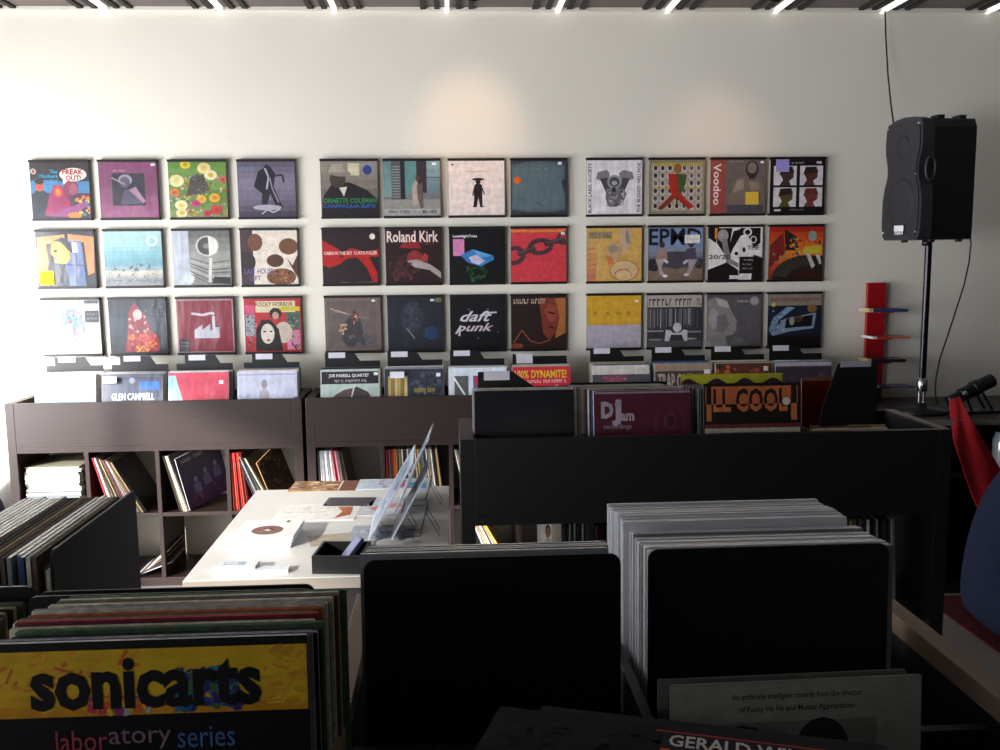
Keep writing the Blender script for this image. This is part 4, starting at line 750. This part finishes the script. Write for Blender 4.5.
def t_col(c): c.r(0, 0, 1, 1, '#c3d0dc'); c.p([(.5, .1), (.52, .8), (.72, .85), (.7, .1)], '#c0407c'); c.r(.66, .0, .95, .6, '#3c9ac8'); c.spk(16, .6, .05, .95, .8, ['#d8c83c', '#3ca07c', '#c8407c', '#4c6fc0'], .05, 4); c.spk(14, .25, .1, .6, .8, ['#6a5c8c', '#b04a5c', '#3f5f8c'], .04, 5); c.scrib(.05, .7, .25, .78, '#8c98a8', 2)
def t_dark(c): c.r(0, 0, 1, 1, '#4c4c52'); c.r(.06, .06, .92, .94, '#3c3c42'); c.e(.9, .14, .03, .03, '#c8c8cc', 8)
def t_white(c): c.r(0, 0, 1, 1, '#e9e7e2'); c.scrib(.1, .7, .8, .76, '#8c7c72', 3); c.scrib(.1, .45, .6, .5, '#8c7c72', 4); c.p([(.75, .1), (.8, .5), (.7, .8), (.9, .8), (.92, .3)], '#b0643c')
def t_disc(c): c.r(0, 0, 1, 1, '#ece8e4'); c.e(.5, .38, .26, .26, '#7c5c50', 24); c.spk(12, .36, .26, .62, .5, ['#54403c', '#a08478', '#3c3038'], .05, 4); c.e(.5, .38, .05, .05, '#d8d0c8'); c.r(.72, .82, .78, .94, '#6a5c54')
def t_pink(c): c.r(0, 0, 1, 1, '#c8ccd2'); c.p([(.1, .4), (.5, .7), (.6, .5), (.2, .25)], '#c98a84'); c.scrib(.1, .8, .9, .84, '#8c9098', 2); c.l([(.8, 0), (.85, 1)], .01, '#8c9098')
def t_grey(c): c.r(0, 0, 1, 1, '#a9adb8'); c.spk(26, .05, .05, .95, .95, ['#b9bdc8', '#8f93a0', '#c9ccd6'], .08, 5)
flat(t_brown, '#a37a52', .26, .15, -.66, 3.70, R(-4), 'brown and cream picture flyer at the far left of the white table', group='papers on the white table') if False else None
FL = [(t_brown, '#a37a52', .27, .17, -.672, 3.74, -2, 'brown and cream picture sleeve at the far left corner of the white table'),
      (t_col, '#c3d0dc', .30, .17, -.40, 3.75, -1, 'pale flyer with pink, blue and yellow patches on the white table'),
      (t_dark, '#4c4c52', .19, .13, -.50, 3.50, -4, 'dark grey booklet lying behind the middle of the white table'),
      (t_white, '#e9e7e2', .30, .22, -.66, 3.32, -3, 'white printed sheet with an orange brown figure on the sunlit side of the table'),
      (t_pink, '#c8ccd2', .26, .26, -.36, 3.36, -6, 'pale grey sleeve with a pink shape near the middle of the table'),
      (t_grey, '#9fa4b2', .22, .16, -.36, 3.07, -3, 'blue grey sheet behind the black tray on the table'),
      (t_grey, '#a4a8b6', .17, .15, -.43, 2.90, 2, 'silvery wrinkled sleeve left of the black tray'),
      (None, '#c9a23c', .12, .05, -.62, 3.47, -6, 'small yellow card on the sunlit part of the table')]
for fn, col, w_, h_, x, y, rz, lb in FL: flat(fn, col, w_, h_, x, y, R(rz), lb)
flat(None, '#b3a794', .16, .12, -.47, 3.0, R(14), 'plain beige card under the silvery sleeve on the table', z=-.0005)
# stacked white sleeves with round picture on top
for i in range(4): flat(t_disc if i == 3 else None, '#e6e6ea', .20, .20, -.735+.003*i, 3.0+.002*i, R(-2), ('white sleeve with a round brown picture on top of the sunlit pile' if i == 3 else 'plain white sleeve in the pile under the one with the round picture'), nm='record_sleeve', t_=.009, z=.0095*i, cat='record', mt='paper', group=None if i == 3 else 'white sleeves piled on the table')
def t_bk(c): c.r(0, 0, 1, 1, '#dfe4ea'); c.r(.15, .3, .7, .8, '#9fb2c4'); c.r(.2, .5, .5, .7, '#e9edf1')
flat(t_bk, '#dde2e8', .12, .055, -.72, 2.765, R(-3), 'small pale blue booklet at the near left corner of the table', nm='booklet', t_=.02, cat='booklet')
flat(None, '#dfe2e6', .10, .04, -.60, 2.745, R(2), 'small white booklet at the near edge of the table beside the pale blue one', nm='booklet', t_=.012, cat='booklet')
# black open tray with a phone
tr = empty('open_tray', (-.345, 2.80, TZ+.0005), R(-6), 'black open tray with a phone in it at the near edge of the table', 'tray')
MB().box(-.075, .075, -.075, .075, 0, .006).build('tray_base', M['black'], tr)
for a in ((-.075, .075, -.075, -.067), (-.075, .075, .067, .075), (-.075, -.067, -.067, .067), (.067, .075, -.067, .067)): MB().box(*a, .006, .055).build('tray_wall', M['black'], tr)
ph_ = empty('mobile_phone', (-.33, 2.80, TZ+.012), 0, 'silver and dark blue phone leaning inside the black open tray', 'phone'); ph_.rotation_euler = (0, R(-48), R(24))
MB().prism(rr(.105, .05, .008), -.005, .005, '#2b2f4a').build('phone_body', M['print'], ph_, rot=(R(90), 0, 0), loc=(-.02, .03, .012)); MB().box(-.016, .08, -.016, .026, .0172, .0178, '#5a6088').build('screen', M['print'], ph_)
# records leaning on wire easels, seen almost edge on
def easel(x, y, rz, label):
    e = empty('wire_easel', (x, y, TZ+.003), rz, label, 'stand', 'black wire easels on the table')
    for s_ in (-.05, .05):
        MB().tube([(-.10, s_, .03), (-.09, s_, .002), (0.02, s_, .002), (.075, s_, .19)], .0022).build('front_wire', M['wire'], e)
        MB().tube([(.06, s_, .15), (.15, s_, .0)], .0022).build('back_wire', M['wire'], e)
    MB().tube([(.075, -.05, .19), (.075, .05, .19)], .0022).build('cross_wire', M['wire'], e)
    e.scale = (.5, .8, .55)
    return e
def t_e1(c): c.r(0, 0, 1, 1, '#aeb9c6'); c.r(.1, .05, .9, .9, '#7f8c9e'); c.spk(14, .1, .1, .9, .9, ['#5f6c80', '#c3cdd8', '#3c4658'], .08, 4)
def t_e2(c): c.r(0, 0, 1, 1, '#98a6b8'); c.p([(0, 0), (0, .2), (.3, .1), (.3, 0)], '#3cb49c'); c.spk(14, .1, .1, .9, .9, ['#6f7c90', '#cfd8e2', '#4c5668'], .08, 6)
for nm_, fn, x, y, rz, tl, lb in (('a', t_e1, -.292, 3.02, 1, 31, 'grey record leaning on the left wire easel on the white table'), ('b', t_e1, -.206, 3.36, -2, 25, 'blue grey record leaning on the far wire easel on the white table'), ('c', t_e2, -.211, 2.965, 0, 29, 'pale blue record with a green corner on the near right wire easel')):
    b = MB(); q_ = .25 if nm_ == 'c' else .30
    b.prism(rr(q_, q_, .002), 0, .004, '#8f9cae', 0, '#d4dae2'); fn(Art(b, q_, q_))
    o = b.build('record_sleeve', M['wrap'])
    a = R(tl); mm = Matrix(((math.sin(R(rz)), math.cos(a)*math.cos(R(rz))*0+math.cos(a), math.sin(a)), (-1, 0, 0), (0, -math.sin(a), math.cos(a)))).to_4x4()
    mm = Matrix(((0, math.cos(a), math.sin(a)), (-1, 0, 0), (0, -math.sin(a), math.cos(a)))).to_4x4()
    o.matrix_world = Matrix.Translation((x, y+.30, TZ+.012)) @ Matrix.Rotation(R(rz), 4, 'Z') @ mm
    tag(o, lb, 'record', 'records on wire easels')
    ee = easel(x+.085, y+.15, R(0), {'a': 'black wire easel under the grey record at the left', 'b': 'black wire easel under the blue grey record at the far side of the table', 'c': 'black wire easel under the pale blue record nearest the counter'}[nm_])

tag(FAR['b'].build('filed_records', [M['print'], M['wrap'], M['poly'], M['worn']]), 'many small record edges filed in the far bins and cubes', 'records', kind='stuff')

# ------------------------------------------------------------------ near trays, right
NZ = 1.19
nr = empty('record_tray', (.27, .95, 0), 0, 'dark near record tray with tan side rails in the foreground', 'record tray', 'near record trays')
def NP(nm, x0, x1, y0, y1, z0, z1, mt='wood_dark', par=None):
    p = par or nr; return MB().box(x0-p.location.x, x1-p.location.x, y0-p.location.y, y1-p.location.y, z0, z1).build(nm, M[mt], p, bevel=.0015)
for x0, x1 in ((-.160, -.134), (.668, .694)):
    NP('side_panel', x0, x1, .30, 1.50, .0, NZ-.03); NP('rail', x0-.002, x1+.002, .30, 1.50, NZ-.03, NZ, 'wood_edge')
NP('centre_divider', .222, .236, .30, 1.48, .86, NZ-.005)
NP('tray_bottom', -.134, .668, 1.10, 1.48, 1.02, 1.0445); NP('tray_bottom', -.134, .668, .95, 1.085, .88, .903); NP('tray_bottom', -.134, .668, .32, .95, .94, .9645)
NP('back_panel', -.134, .668, 1.48, 1.50, .0, NZ-.005); NP('front_panel', -.134, .668, .30, .32, 0, NZ)
NP('cross_rail', -.134, .668, 1.085, 1.10, .88, NZ-.05)
def plate(name, x, y, z, w_, h_, label, tl=0, rad=.014, rz=0, group='black bin divider cards', mt='card'):
    b = MB(); b.prism(rr(w_, h_, rad, 5), 0, .003)
    o = b.build(name, M[mt], loc=(x, y, z), rot=(tl, 0, rz)); return tag(o, label, 'divider', group)
plate('divider_card', -.115, 1.135, 1.046, .325, .316, 'plain black divider card facing the camera in the left bay of the near tray', R(-2))
ec = ['grey', 'black', 'grey', 'dark red', 'white', 'grey']
for i, cn in enumerate(ec):
    plain(cn, w_=.318, h_=.315 if i else .32, t_=.0045, mt='poly', edge='grey', loc=(-.121+(0.004 if i > 2 else 0), 1.150+.0085*i, 1.045), rot=(R(-2), 0, 0), label='%s record behind the black card in the left bay of the near tray' % cn, group='records in the left bay of the near tray')
plate('divider_card', .248, 1.150, 1.046, .318, .315, 'plain black divider card facing the camera in the right bay of the near tray', R(-2), rz=R(0))
rn = random.Random(21)
for i in range(22):
    far = i > 10
    x = .246 - .0009*i - (.004 if far else 0) + rn.uniform(-.001, .001)
    plain('white' if (far or i % 3) else 'grey', w_=.322 if far else .325, h_=.318 if far else .308, t_=.0055, mt='poly', edge='white' if far or i % 4 else 'grey', loc=(x+.006, 1.158+.0088*i+(.012 if far else 0), 1.0465+rn.uniform(-.002, .002)), rot=(R(-2), 0, 0),
          label='%s clear covered record in the %s group of the near right bay' % ('white' if (far or i % 3) else 'grey', 'taller' if far else 'lower'), group='white covered records in the right bay of the near tray')
def poster(c):
    c.r(0, 0, 1, 1, '#9a978c'); c.t('An artificially intelligent comedy from the director', .24, .925, .76, .955, '#3a3836'); c.t('of Funny Ha Ha and Mutual Appreciation', .27, .875, .73, .905, '#2c2a28'); c.r(.1, .1, .82, .84, '#7f7c74')
    c.e(.28, .68, .15, .15, '#2c2a2a'); c.p([(.1, .4), (.12, .74), (.3, .82), (.42, .7), (.44, .4)], '#2c2a2a'); c.e(.6, .72, .11, .13, '#2c2a2a'); c.p([(.48, .5), (.5, .72), (.6, .8), (.7, .7), (.7, .5)], '#2c2a2a'); c.e(.58, .64, .07, .1, '#6b6862')
o = sleeve(poster, '#8f8c82', '#8f8c82', mt='matte', loc=(.258, 1.052, .905), rot=(R(-3), 0, R(1.2)), label='cream film soundtrack record with two dark heads in the near right bay')
o = sleeve(None, '#6c6a62', '#6c6a62', mt='matte', loc=(.246, 1.068, .905), rot=(R(-3), 0, R(1.2)), label='plain pale sleeve peeking out behind the cream film record')
# records under the flat sleeves
for i in range(3):
    for j, x in enumerate((-.12, .246)):
        plain('black' if i % 3 else 'brown', t_=.006, mt='print', edge='black', loc=(x+.003*(i % 2), .50+.12*i, .965), rot=(R(-1), 0, 0), label='dark record filed upright at the front of the %s bay of the near tray' % ('left' if j == 0 else 'right'), group='dark records at the front of the near tray')
def gerald(c):
    c.r(0, 0, 1, 1, '#1b1a1c'); c.spk(120, .02, .2, .9, .95, ['#222023', '#282626', '#191819'], .022, 4); c.r(.5, .84, 1, 1, '#232124'); c.l([(.48, .955), (.99, .955)], .008, '#b03a2c'); c.t('GERALD WILSON', .52, .875, .99, .94, '#d9d2cb'); c.t('BIG BAND', .5, .77, .95, .86, '#d2602c')
def flatsl(fn, px, py, z, rz, label, col='#1b1a1c', mt='wrap', edge='#4c4c50'):
    b = MB(); b.prism(rr(.318, .318, .003), 0, .005, col, 0, edge)
    if fn: fn(Art(b, .318, .318))
    o = b.build('record_sleeve', M[mt]); o.matrix_world = Matrix.Translation((px, py, z)) @ Matrix.Rotation(rz, 4, 'Z') @ Matrix.Rotation(R(-90), 4, 'X') @ Matrix.Translation((0, 0, -.318))
    return tag(o, label, 'record')
flatsl(None, .083, .876, 1.298, R(-18), 'grey edged record lying flat under the black one in the foreground', '#232325', 'matte', '#4c4c50')
flatsl(gerald, .041, .866, 1.304, R(-18.4), 'black record with white and orange capitals lying flat in the foreground', '#131214', 'matte', '#2c2c2e')

# ------------------------------------------------------------------ near trays, left
nl = empty('record_tray', (-.6, .95, 0), 0, 'dark near record tray at the left edge of the foreground', 'record tray', 'near record trays')
for x0, x1 in ((-.190, -.166), (-.512, -.500), (-.86, -.836)): NP('side_panel', x0, x1, .30, 1.14, .0, NZ-.03, par=nl)
NP('tray_bottom', -.836, -.19, .30, 1.14, 1.02, 1.0405, par=nl); NP('back_panel', -.86, -.166, 1.14, 1.155, 0, NZ-.03, par=nl)
def sonic(c):
    c.r(0, 0, 1, 1, '#101012'); c.grad(['#c98a1c', '#d9b422', '#d0a41e'], 0, .755, 1, .972, 6)
    rn = random.Random(12)
    for x0, x1, cols in ((.0, .45, ['#cf7a2a', '#d68a2c', '#d99c28', '#c9602c', '#dcae2c']), (.84, 1, ['#d8a02a', '#cf8a2c', '#dcb42c'])):
        for _ in range(70):
            x = rn.uniform(x0, x1); y = rn.uniform(.765, .96); a = rn.uniform(-.4, 1.2); L = rn.uniform(.02, .06)
            x2, y2 = x+L*math.cos(a), min(max(y+L*math.sin(a), .76), .97); c.l([(x, y), (x2, y2)], rn.uniform(.006, .016), rn.choice(cols))
    c.spk(26, .3, .765, .5, .82, ['#c23c48', '#8a3a6a', '#a9a6a0', '#d2622c', '#dcae2c'], .018, 7); c.spk(44, .58, .765, .78, .9, ['#2a4a8c', '#3c2c6c', '#2f7c8c', '#3f6a3c', '#24306c', '#24306c'], .024, 8)
    c.t('sonicarts', .13, .775, .85, .945, '#141214', off=.038)
    for i, (q, x0, x1) in enumerate((('labor', .2, .36), ('atory', .365, .56), ('series', .58, .76))): c.t(q, x0, .64, x1, .71, ['#a3404c', '#8c6a78', '#4a6a9c'][i], off=0)
sleeve(sonic, '#101012', '#8a8a86', mt='print', loc=(-.466, .905, 1.048), rot=(R(-1.5), 0, 0), w_=.316, label='record with a yellow and orange lettered band at the front of the left foreground stack')
st = [('grey', 'grey'), ('black', 'grey'), ('black', 'black'), ('green', 'green'), ('cream', 'cream'), ('dark red', 'red'), ('white', 'cream'), ('green', 'green'), ('orange', 'orange'), ('cream', 'grey'), ('white', 'cream'), ('black', 'black'), ('cream', 'cream'), ('brown', 'brown'), ('grey', 'cream'), ('green', 'green')]
xo = [0, .004, .006, .008, -.002, 0, -.006, -.006, .0, .002, .004, .004, .008, .012, .012, .02]
for i, (a, e_) in enumerate(st):
    plain(a, w_=.315, h_=.315, t_=.0062, mt='worn', edge=e_, loc=(-.462+xo[i], .9165+.0088*i, 1.046-.0003*i+(.004 if i in (5, 9) else 0)-(.004 if i in (1, 2, 11) else 0)), rot=(R(-1.5), 0, R(rn.uniform(-.25, .25))), label='worn %s record edge in the left foreground stack behind the yellow lettered record' % a, group='worn records in the left foreground stack')
plate('divider_card', -.496, 1.066, 1.042, .33, .311, 'black rounded divider card behind the left foreground stack', R(-1.5), rad=.012)
plate('divider_card', -.494, 1.090, 1.042, .325, .308, 'second black divider card behind the left foreground stack', R(-1.5), rad=.012)
# neighbour stack cut off by the left frame edge
for i in range(9):
    plain(['tan', 'brown', 'cream', 'brown', 'tan', 'green', 'brown', 'black', 'green'][i], t_=.008, mt='worn', edge=['tan', 'tan', 'brown'][i % 3], h_=.295, loc=(-.833+.003*(i % 3), .955+.017*i, 1.042), rot=(R(-1), 0, 0), label='worn %s record in the stack cut off by the left edge of the view' % ['tan', 'brown', 'cream', 'brown', 'tan', 'green', 'brown', 'black', 'green'][i], group='worn records at the left edge')
def maroon(c): c.r(0, 0, 1, 1, '#141315'); c.r(.02, .1, .9, .93, '#3a1c26')
sleeve(maroon, '#141315', '#141315', mt='print', w_=.325, h_=.308, rad=.012, loc=(-.831, 1.118, 1.042), rot=(0, 0, 0), label='black rounded card with a maroon panel at the left edge of the view', name='divider_card', cat='divider')
# side facing stack and its black end card
nb = empty('record_tray', (-.75, 1.4, 0), 0, 'dark record tray of sideways filed records at the far left', 'record tray', 'near record trays')
NP('side_panel', -1.1, -.50, 1.165, 1.18, 0, 1.12, par=nb); NP('side_panel', -1.1, -.50, 1.60, 1.615, 0, 1.12, par=nb); NP('end_panel', -.517, -.50, 1.18, 1.60, 0, 1.10, par=nb); NP('end_panel', -1.1, -1.085, 1.18, 1.60, 0, 1.12, par=nb); NP('tray_bottom', -1.085, -.517, 1.18, 1.60, .99, 1.0185, par=nb)
b = MB(); b.prism(rr(.325, .343, .010, 5), 0, .004); o = b.build('divider_card', M['card'], loc=(-.524, 1.215, 1.02), rot=(0, 0, R(90))); tag(o, 'large black end card of the sideways filed records at the far left', 'divider', 'black bin divider cards')
sq = ['cream', 'grey', 'brown', 'cream', 'blue', 'white', 'grey', 'brown', 'brown', 'tan', 'brown', 'black', 'brown', 'grey', 'white', 'white', 'white', 'blue', 'white', 'white', 'white']
for i, cn in enumerate(sq):
    plain(cn, t_=.0055, mt='poly' if cn in ('white', 'blue', 'grey') else 'worn', edge=cn, loc=(-.532-.0082*i, 1.222+(.012 if i % 4 == 1 else 0), 1.02+(.0 if i < 2 else .018)), rot=(0, 0, R(90)), label='%s record filed sideways behind the large black end card at the far left' % cn, group='sideways filed records at the far left')

# ------------------------------------------------------------------ speaker on its pole
CBY = 4.45; CBT = .90
spx, spy = 2.40, 4.72
cab = empty('media_cabinet', (2.75, 4.8, 0), 0, 'low black cabinet under the speaker pole at the right', 'cabinet')
MB().box(-.44, .9, -.32, .42, .86, .9).build('cabinet_top', M['wood_dark'], cab, bevel=.003)
MB().box(-.44, .9, -.324, -.32, .872, .9).build('edge_strip', M['table_edge'], cab)
for x in (-.44, .1, .86): MB().box(x, x+.04, -.31, .42, 0, .86).build('upright_panel', M['wood_dark'], cab)
MB().box(-.40, .86, -.31, .42, .45, .48).build('shelf_board', M['wood_dark'], cab, loc=(0, 0, .15)); MB().box(-.40, .86, .40, .42, 0, .86).build('back_panel', M['wood_dark'], cab); MB().box(-.40, .86, -.31, .4, 0, .05).build('bottom_board', M['wood_dark'], cab)

pl = empty('speaker_pole', (spx+.04, spy, CBT+.0005), 0, 'tall dark metal speaker pole with a chrome clamp beside the red rack', 'stand')
b = MB(); b.lathe([(0, 0), (.13, 0), (.13, .012), (.03, .022), (.028, .05), (0, .05)]); b.build('base_plate', M['black'], pl)
for dx in (-.012, .012): MB().tube([(dx, 0, .04), (dx, 0, .13)], .0075, n=10).build('lower_tube', M['chrome'], pl)
MB().lathe([(0, .11), (.024, .11), (.027, .13), (.027, .17), (.021, .18), (0, .18)]).build('clamp', M['chrome'], pl)
MB().tube([(-.02, -.03, .15), (0, -.02, .15)], .01).build('clamp_knob', M['chrome'], pl)
MB().tube([(0, 0, .17), (0, 0, .98)], .0175, n=16).build('pole', M['pole'], pl)

sz = 1.79
sp = empty('loudspeaker', (spx+.03, spy-.0, sz), R(-83), 'black two-way loudspeaker with hourglass front mounted high on a pole', 'speaker')
prof = [(-.145, 0), (.145, 0), (.168, .02), (.18, .07), (.18, .2), (.165, .27), (.148, .31), (.14, .35), (.148, .40), (.165, .45), (.17, .5), (.165, .57), (.15, .6), (.08, .618), (0, .624), (-.08, .618), (-.15, .6), (-.165, .57), (-.17, .5), (-.165, .45), (-.148, .40), (-.14, .35), (-.148, .31), (-.165, .27), (-.18, .2), (-.18, .07), (-.168, .02)]
b = MB(); b.prism(prof, -.17, -.10); b.build('front_bezel', M['bezel'], sp, bevel=.006)
b = MB(); b.prism([(p[0]*.9, p[1]*.94+.018) for p in prof], -.176, -.169); b.build('grille', M['grille'], sp, bevel=.003)
# woofer bulge and tweeter horn under the mesh
b = MB(); b.lathe([(.0, -.183), (.08, -.184), (.118, -.180), (.125, -.176), (.125, -.17)], (0, 0, .19), 'y'); b.build('woofer', M['grille'], sp)
b = MB(); b.lathe([(.0, -.180), (.05, -.181), (.062, -.176), (.062, -.17)], (0, 0, .475), 'y'); b.build('tweeter', M['grille'], sp)
b = MB(); b.prism([(-.17, .0), (.17, .0), (.172, .06), (.172, .56), (.15, .605), (-.15, .605), (-.172, .56), (-.172, .06)], -.10, .15); b.build('cabinet', M['black'], sp, bevel=.008)
b = MB(); n = 20
ring = [(.155+.0*k, -.118+.028*math.cos(2*math.pi*k/n), .355+.058*math.sin(2*math.pi*k/n)) for k in range(n+1)]
b.tube([(.172, p[1], p[2]) for p in ring], .008, cap=False); b.build('handle', M['bezel'], sp); b = MB(); b.lathe([(0, .0), (.9, .0), (1, .002)], n=20, axis='x'); b.v = [(.1735+p[0], -.118+.026*p[1], .355+.056*p[2]) for p in b.v]; b.build('handle_recess', M['wire'], sp)
for x, z_ in ((-.14, .58), (.14, .58), (-.15, .04), (.15, .04), (.13, .33), (-.13, .33)): MB().lathe([(0, -.181), (.006, -.181), (.007, -.17)], (x, 0, z_), 'y', n=10).build('screw', M['chrome'], sp)
b = MB(); b.box(-.03, .055, -.1885, -.186, .045, .075, '#e8e8ea'); a = Art(b, .085, .02, y=-.186); b.box(-.025, .05, -.187, -.186, .028, .046, '#d8d8da'); o = b.build('name_label', M['paper'], sp)
b = MB(); vs, fs = text_geo('VTX'); b.add([(-.022+v[0]*.07, -.1875, .024+v[1]*.022) for v in vs], fs, '#202024'); b.build('label_text', M['paper'], sp)
for x in (-.12, .12):
    for y in (-.06, .11): MB().lathe([(0, -.012), (.017, -.012), (.02, 0), (0, 0)], (x, y, 0), n=12).build('foot', M['black'], sp); 
for y in (-.05, .08): MB().box(.08, .15, y-.02, y+.02, .6, .622).build('top_foot', M['black'], sp, bevel=.004)
MB().lathe([(0, -.03), (.026, -.03), (.026, .0), (0, .0)], (0, 0, 0)).build('pole_socket', M['black'], sp)
sp.scale = (.92, .9, .97)
pts = [(2.747, 4.900, 1.868), (2.763, 4.900, 1.773), (2.758, 4.900, 1.673), (2.726, 4.880, 1.552), (2.678, 4.860, 1.421), (2.630, 4.840, 1.291), (2.571, 4.800, 1.173), (2.539, 4.770, 1.071), (2.532, 4.760, 0.999), (2.546, 4.760, 0.934)]
tag(MB().tube(pts, .004).build('cable', M['wire']), 'thin black cable hanging from the loudspeaker down beside its pole', 'cable')
tag(MB().tube([(2.429, 5.300, 3.065), (2.442, 5.300, 2.900), (2.438, 5.250, 2.702), (2.392, 5.100, 2.517), (2.318, 4.900, 2.381), (2.355, 4.850, 2.329)], .0045).build('cable', M['wire']), 'thin black cable running from the ceiling down to the loudspeaker', 'cable')

# ------------------------------------------------------------------ red disc rack
rk = empty('disc_rack', (2.45, WY-.02, 0), 0, 'upright red wall rack holding flat discs beside the right end of the bins', 'rack')
MB().box(-.055, .05, -.03, 0, .85, 1.555).build('back_board', M['red'], rk, bevel=.002)
for z in (1.395, 1.245, 1.11, .965, .87): MB().box(-.04, .04, -.16, -.03, z-.006, z).build('holder', M['red'], rk)
DD = [(1.395, '#2a3a6c', 'dark blue disc case on the top holder of the red rack', '#c9b88a', 0), (1.245, '#d8553a', 'white and orange disc case on the second holder of the red rack', '#e9e9ea', .02), (1.11, '#1c1c20', 'black disc case with tan end on the middle holder of the red rack', '#c9b88a', .0), (.965, '#33427c', 'thin blue disc case on the fourth holder of the red rack', '#c6cde0', .06), (.87, '#8f8c86', 'grey disc case on the bottom holder of the red rack', '#b9b6b0', .07)]
for i, (z, c1, lb, c2, dx) in enumerate(DD):
    t_ = [.016, .008, .018, .006, .016][i]
    d = empty('disc_case', (2.44+dx, WY-.125, z+.0006), R([0, 4, 0, -3, 2][i]), lb, 'disc case', 'disc cases on the red rack')
    MB().box(-.075, .125, -.07, .06, 0, t_, c1).build('case_body', M['print'], d); MB().box(-.10, -.0755, -.07, .06, 0, t_+.004, c2).build('case_spine', M['paper'], d)

# ------------------------------------------------------------------ things at the right edge
dv = empty('spotlight_lamp', (2.67, 4.68, CBT+.0005), R(8), 'black barrel shaped lamp tilted up on a small stand at the right edge', 'lamp')
MB().box(-.10, .16, -.05, .05, 0, .012).build('foot_plate', M['black'], dv, bevel=.003)
for y in (-.03, .03): MB().tube([(.0, y, .012), (-.03, y, .07), (-.045, y, .085)], .007).build('bracket', M['black'], dv); MB().tube([(.12, y, .012), (.06, y, .10)], .007).build('bracket', M['black'], dv)
xf = Matrix.Translation((-.09, 0, .075)) @ Matrix.Rotation(R(-22), 4, 'Y')
def cyl(r0_, r1_, x0, x1, n=20):
    b = MB(); pr = [(0, x0), (r0_, x0), (r0_, x0+.008), (r1_, x1-.008), (r1_*.96, x1), (0, x1)]; b.lathe(pr, axis='x', n=n); b.v = [tuple(xf @ Vector(p)) for p in b.v]; return b
cyl(.026, .026, -.03, .05).build('rear_cap', M['black'], dv); cyl(.034, .036, .045, .24).build('barrel', M['black'], dv); cyl(.041, .041, .12, .16).build('collar_ring', M['black'], dv)
MB().lathe([(0, -.052), (.013, -.052), (.016, -.04), (0, -.034)], (-.055, 0, .105), 'y', n=12).build('adjusting_knob', M['chrome'], dv)
# red cloth draped over the cabinet front
b = MB(); path = [(2.564, 4.620, 0.987), (2.538, 4.550, 0.948), (2.522, 4.490, 0.907), (2.518, 4.450, 0.854), (2.542, 4.440, 0.790), (2.587, 4.430, 0.696), (2.649, 4.420, 0.570), (2.723, 4.420, 0.441)]
wd = [.03, .035, .04, .06, .075, .085, .1, .11]; vs = []
for i, (x, y, z) in enumerate(path):
    for j in range(5): t = j/4-.5; vs.append((x+t*wd[i]*2, y-.012*math.cos(t*9+i), z+t*wd[i]*.5))
b.add(vs, [(i*5+j, i*5+j+1, (i+1)*5+j+1, (i+1)*5+j) for i in range(len(path)-1) for j in range(4)], smooth=True)
o = b.build('draped_cloth', M['redcloth']); s_ = o.modifiers.new('s', 'SOLIDIFY'); s_.thickness = .008; o.modifiers.new('ss', 'SUBSURF').render_levels = 2
tag(o, 'red cloth strip draped from the black cabinet over the blue beanbag at the right edge', 'cloth')
def beanbag(cx, cy, rx, ry, h_, label, seed):
    b = MB(); rn = random.Random(seed); n = 28; pr = [(0, 0), (.75, .0), (.96, .08), (1, .22), (.97, .42), (.86, .62), (.66, .8), (.4, .93), (.15, .99), (0, 1)]; vs = []
    for i, (r_, z) in enumerate(pr):
        for k in range(n):
            a = 2*math.pi*k/n; q = r_*(1+.035*math.sin(5*a+i)+.02*math.sin(9*a-i*2)); vs.append((rx*q*math.cos(a), ry*q*math.sin(a), h_*z))
    b.add(vs, [(i*n+k, i*n+(k+1) % n, (i+1)*n+(k+1) % n, (i+1)*n+k) for i in range(len(pr)-1) for k in range(n)], smooth=True)
    o = b.build('beanbag', M['blue'], loc=(cx, cy, .005)); o.modifiers.new('ss', 'SUBSURF').render_levels = 1
    return tag(o, label, 'beanbag', 'navy beanbags')
beanbag(2.84, 3.93, .56, .44, .98, 'large navy blue beanbag on the red rug at the right edge', 2)
beanbag(-2.66, 4.95, .30, .30, .72, 'dark navy beanbag beside the left end of the far shelf', 5)
tag(MB().prism([(0, 0), (1, 0), (1, 1), (0, 1)], 0, 1).build('x', M['rug']), 'x', 'x') if False else None
b = MB(); b.box(2.345, 4.2, 2.9, 4.44, 0, .008); tag(b.build('floor_rug', M['rug']), 'dark red patterned rug on the floor beneath the blue beanbag', 'rug')
g = empty('glass_jar', (2.80, 4.56, .6305), 0, 'clear glass jar in the open cabinet behind the red cloth', 'jar')
MB().lathe([(0, 0), (.05, 0), (.055, .02), (.055, .15), (.045, .17), (.045, .19), (0, .19)]).build('jar_body', M['glass'], g)
MB().lathe([(0, .19), (.047, .19), (.047, .205), (0, .205)]).build('jar_lid', M['chrome'], g)

# added warm spots out of view, made up for the glow on the wall
for x, e_, lb in ((.12, 15, 'added unseen spot for the warm wall glow between the two left album groups'), (1.50, 8, 'added unseen spot for the warm wall glow above the right album group')):
    s_ = empty('added_ceiling_spot', (x, 4.35, CZ-.025), 0, lb, 'added spotlight', 'added ceiling spots')
    MB().lathe([(0, 0), (.04, 0), (.04, -.03), (0, -.03)]).build('mount', M['black'], s_); MB().tube([(0, 0, -.03), (0, 0, -.10)], .008).build('stem', M['black'], s_)
    MB().tube([(0, -.03, -.08), (0, .06, -.15)], [.03, .045], n=16, cap=False).build('shade', M['black'], s_)
    light('added_glow_light', 'SPOT', (x, 4.35+.05, CZ-.17), (0, .9, -.45 if x < 1 else -.58), e_, (1, .62, .35), spot_size=R(44), spot_blend=1, shadow_soft_size=.03)
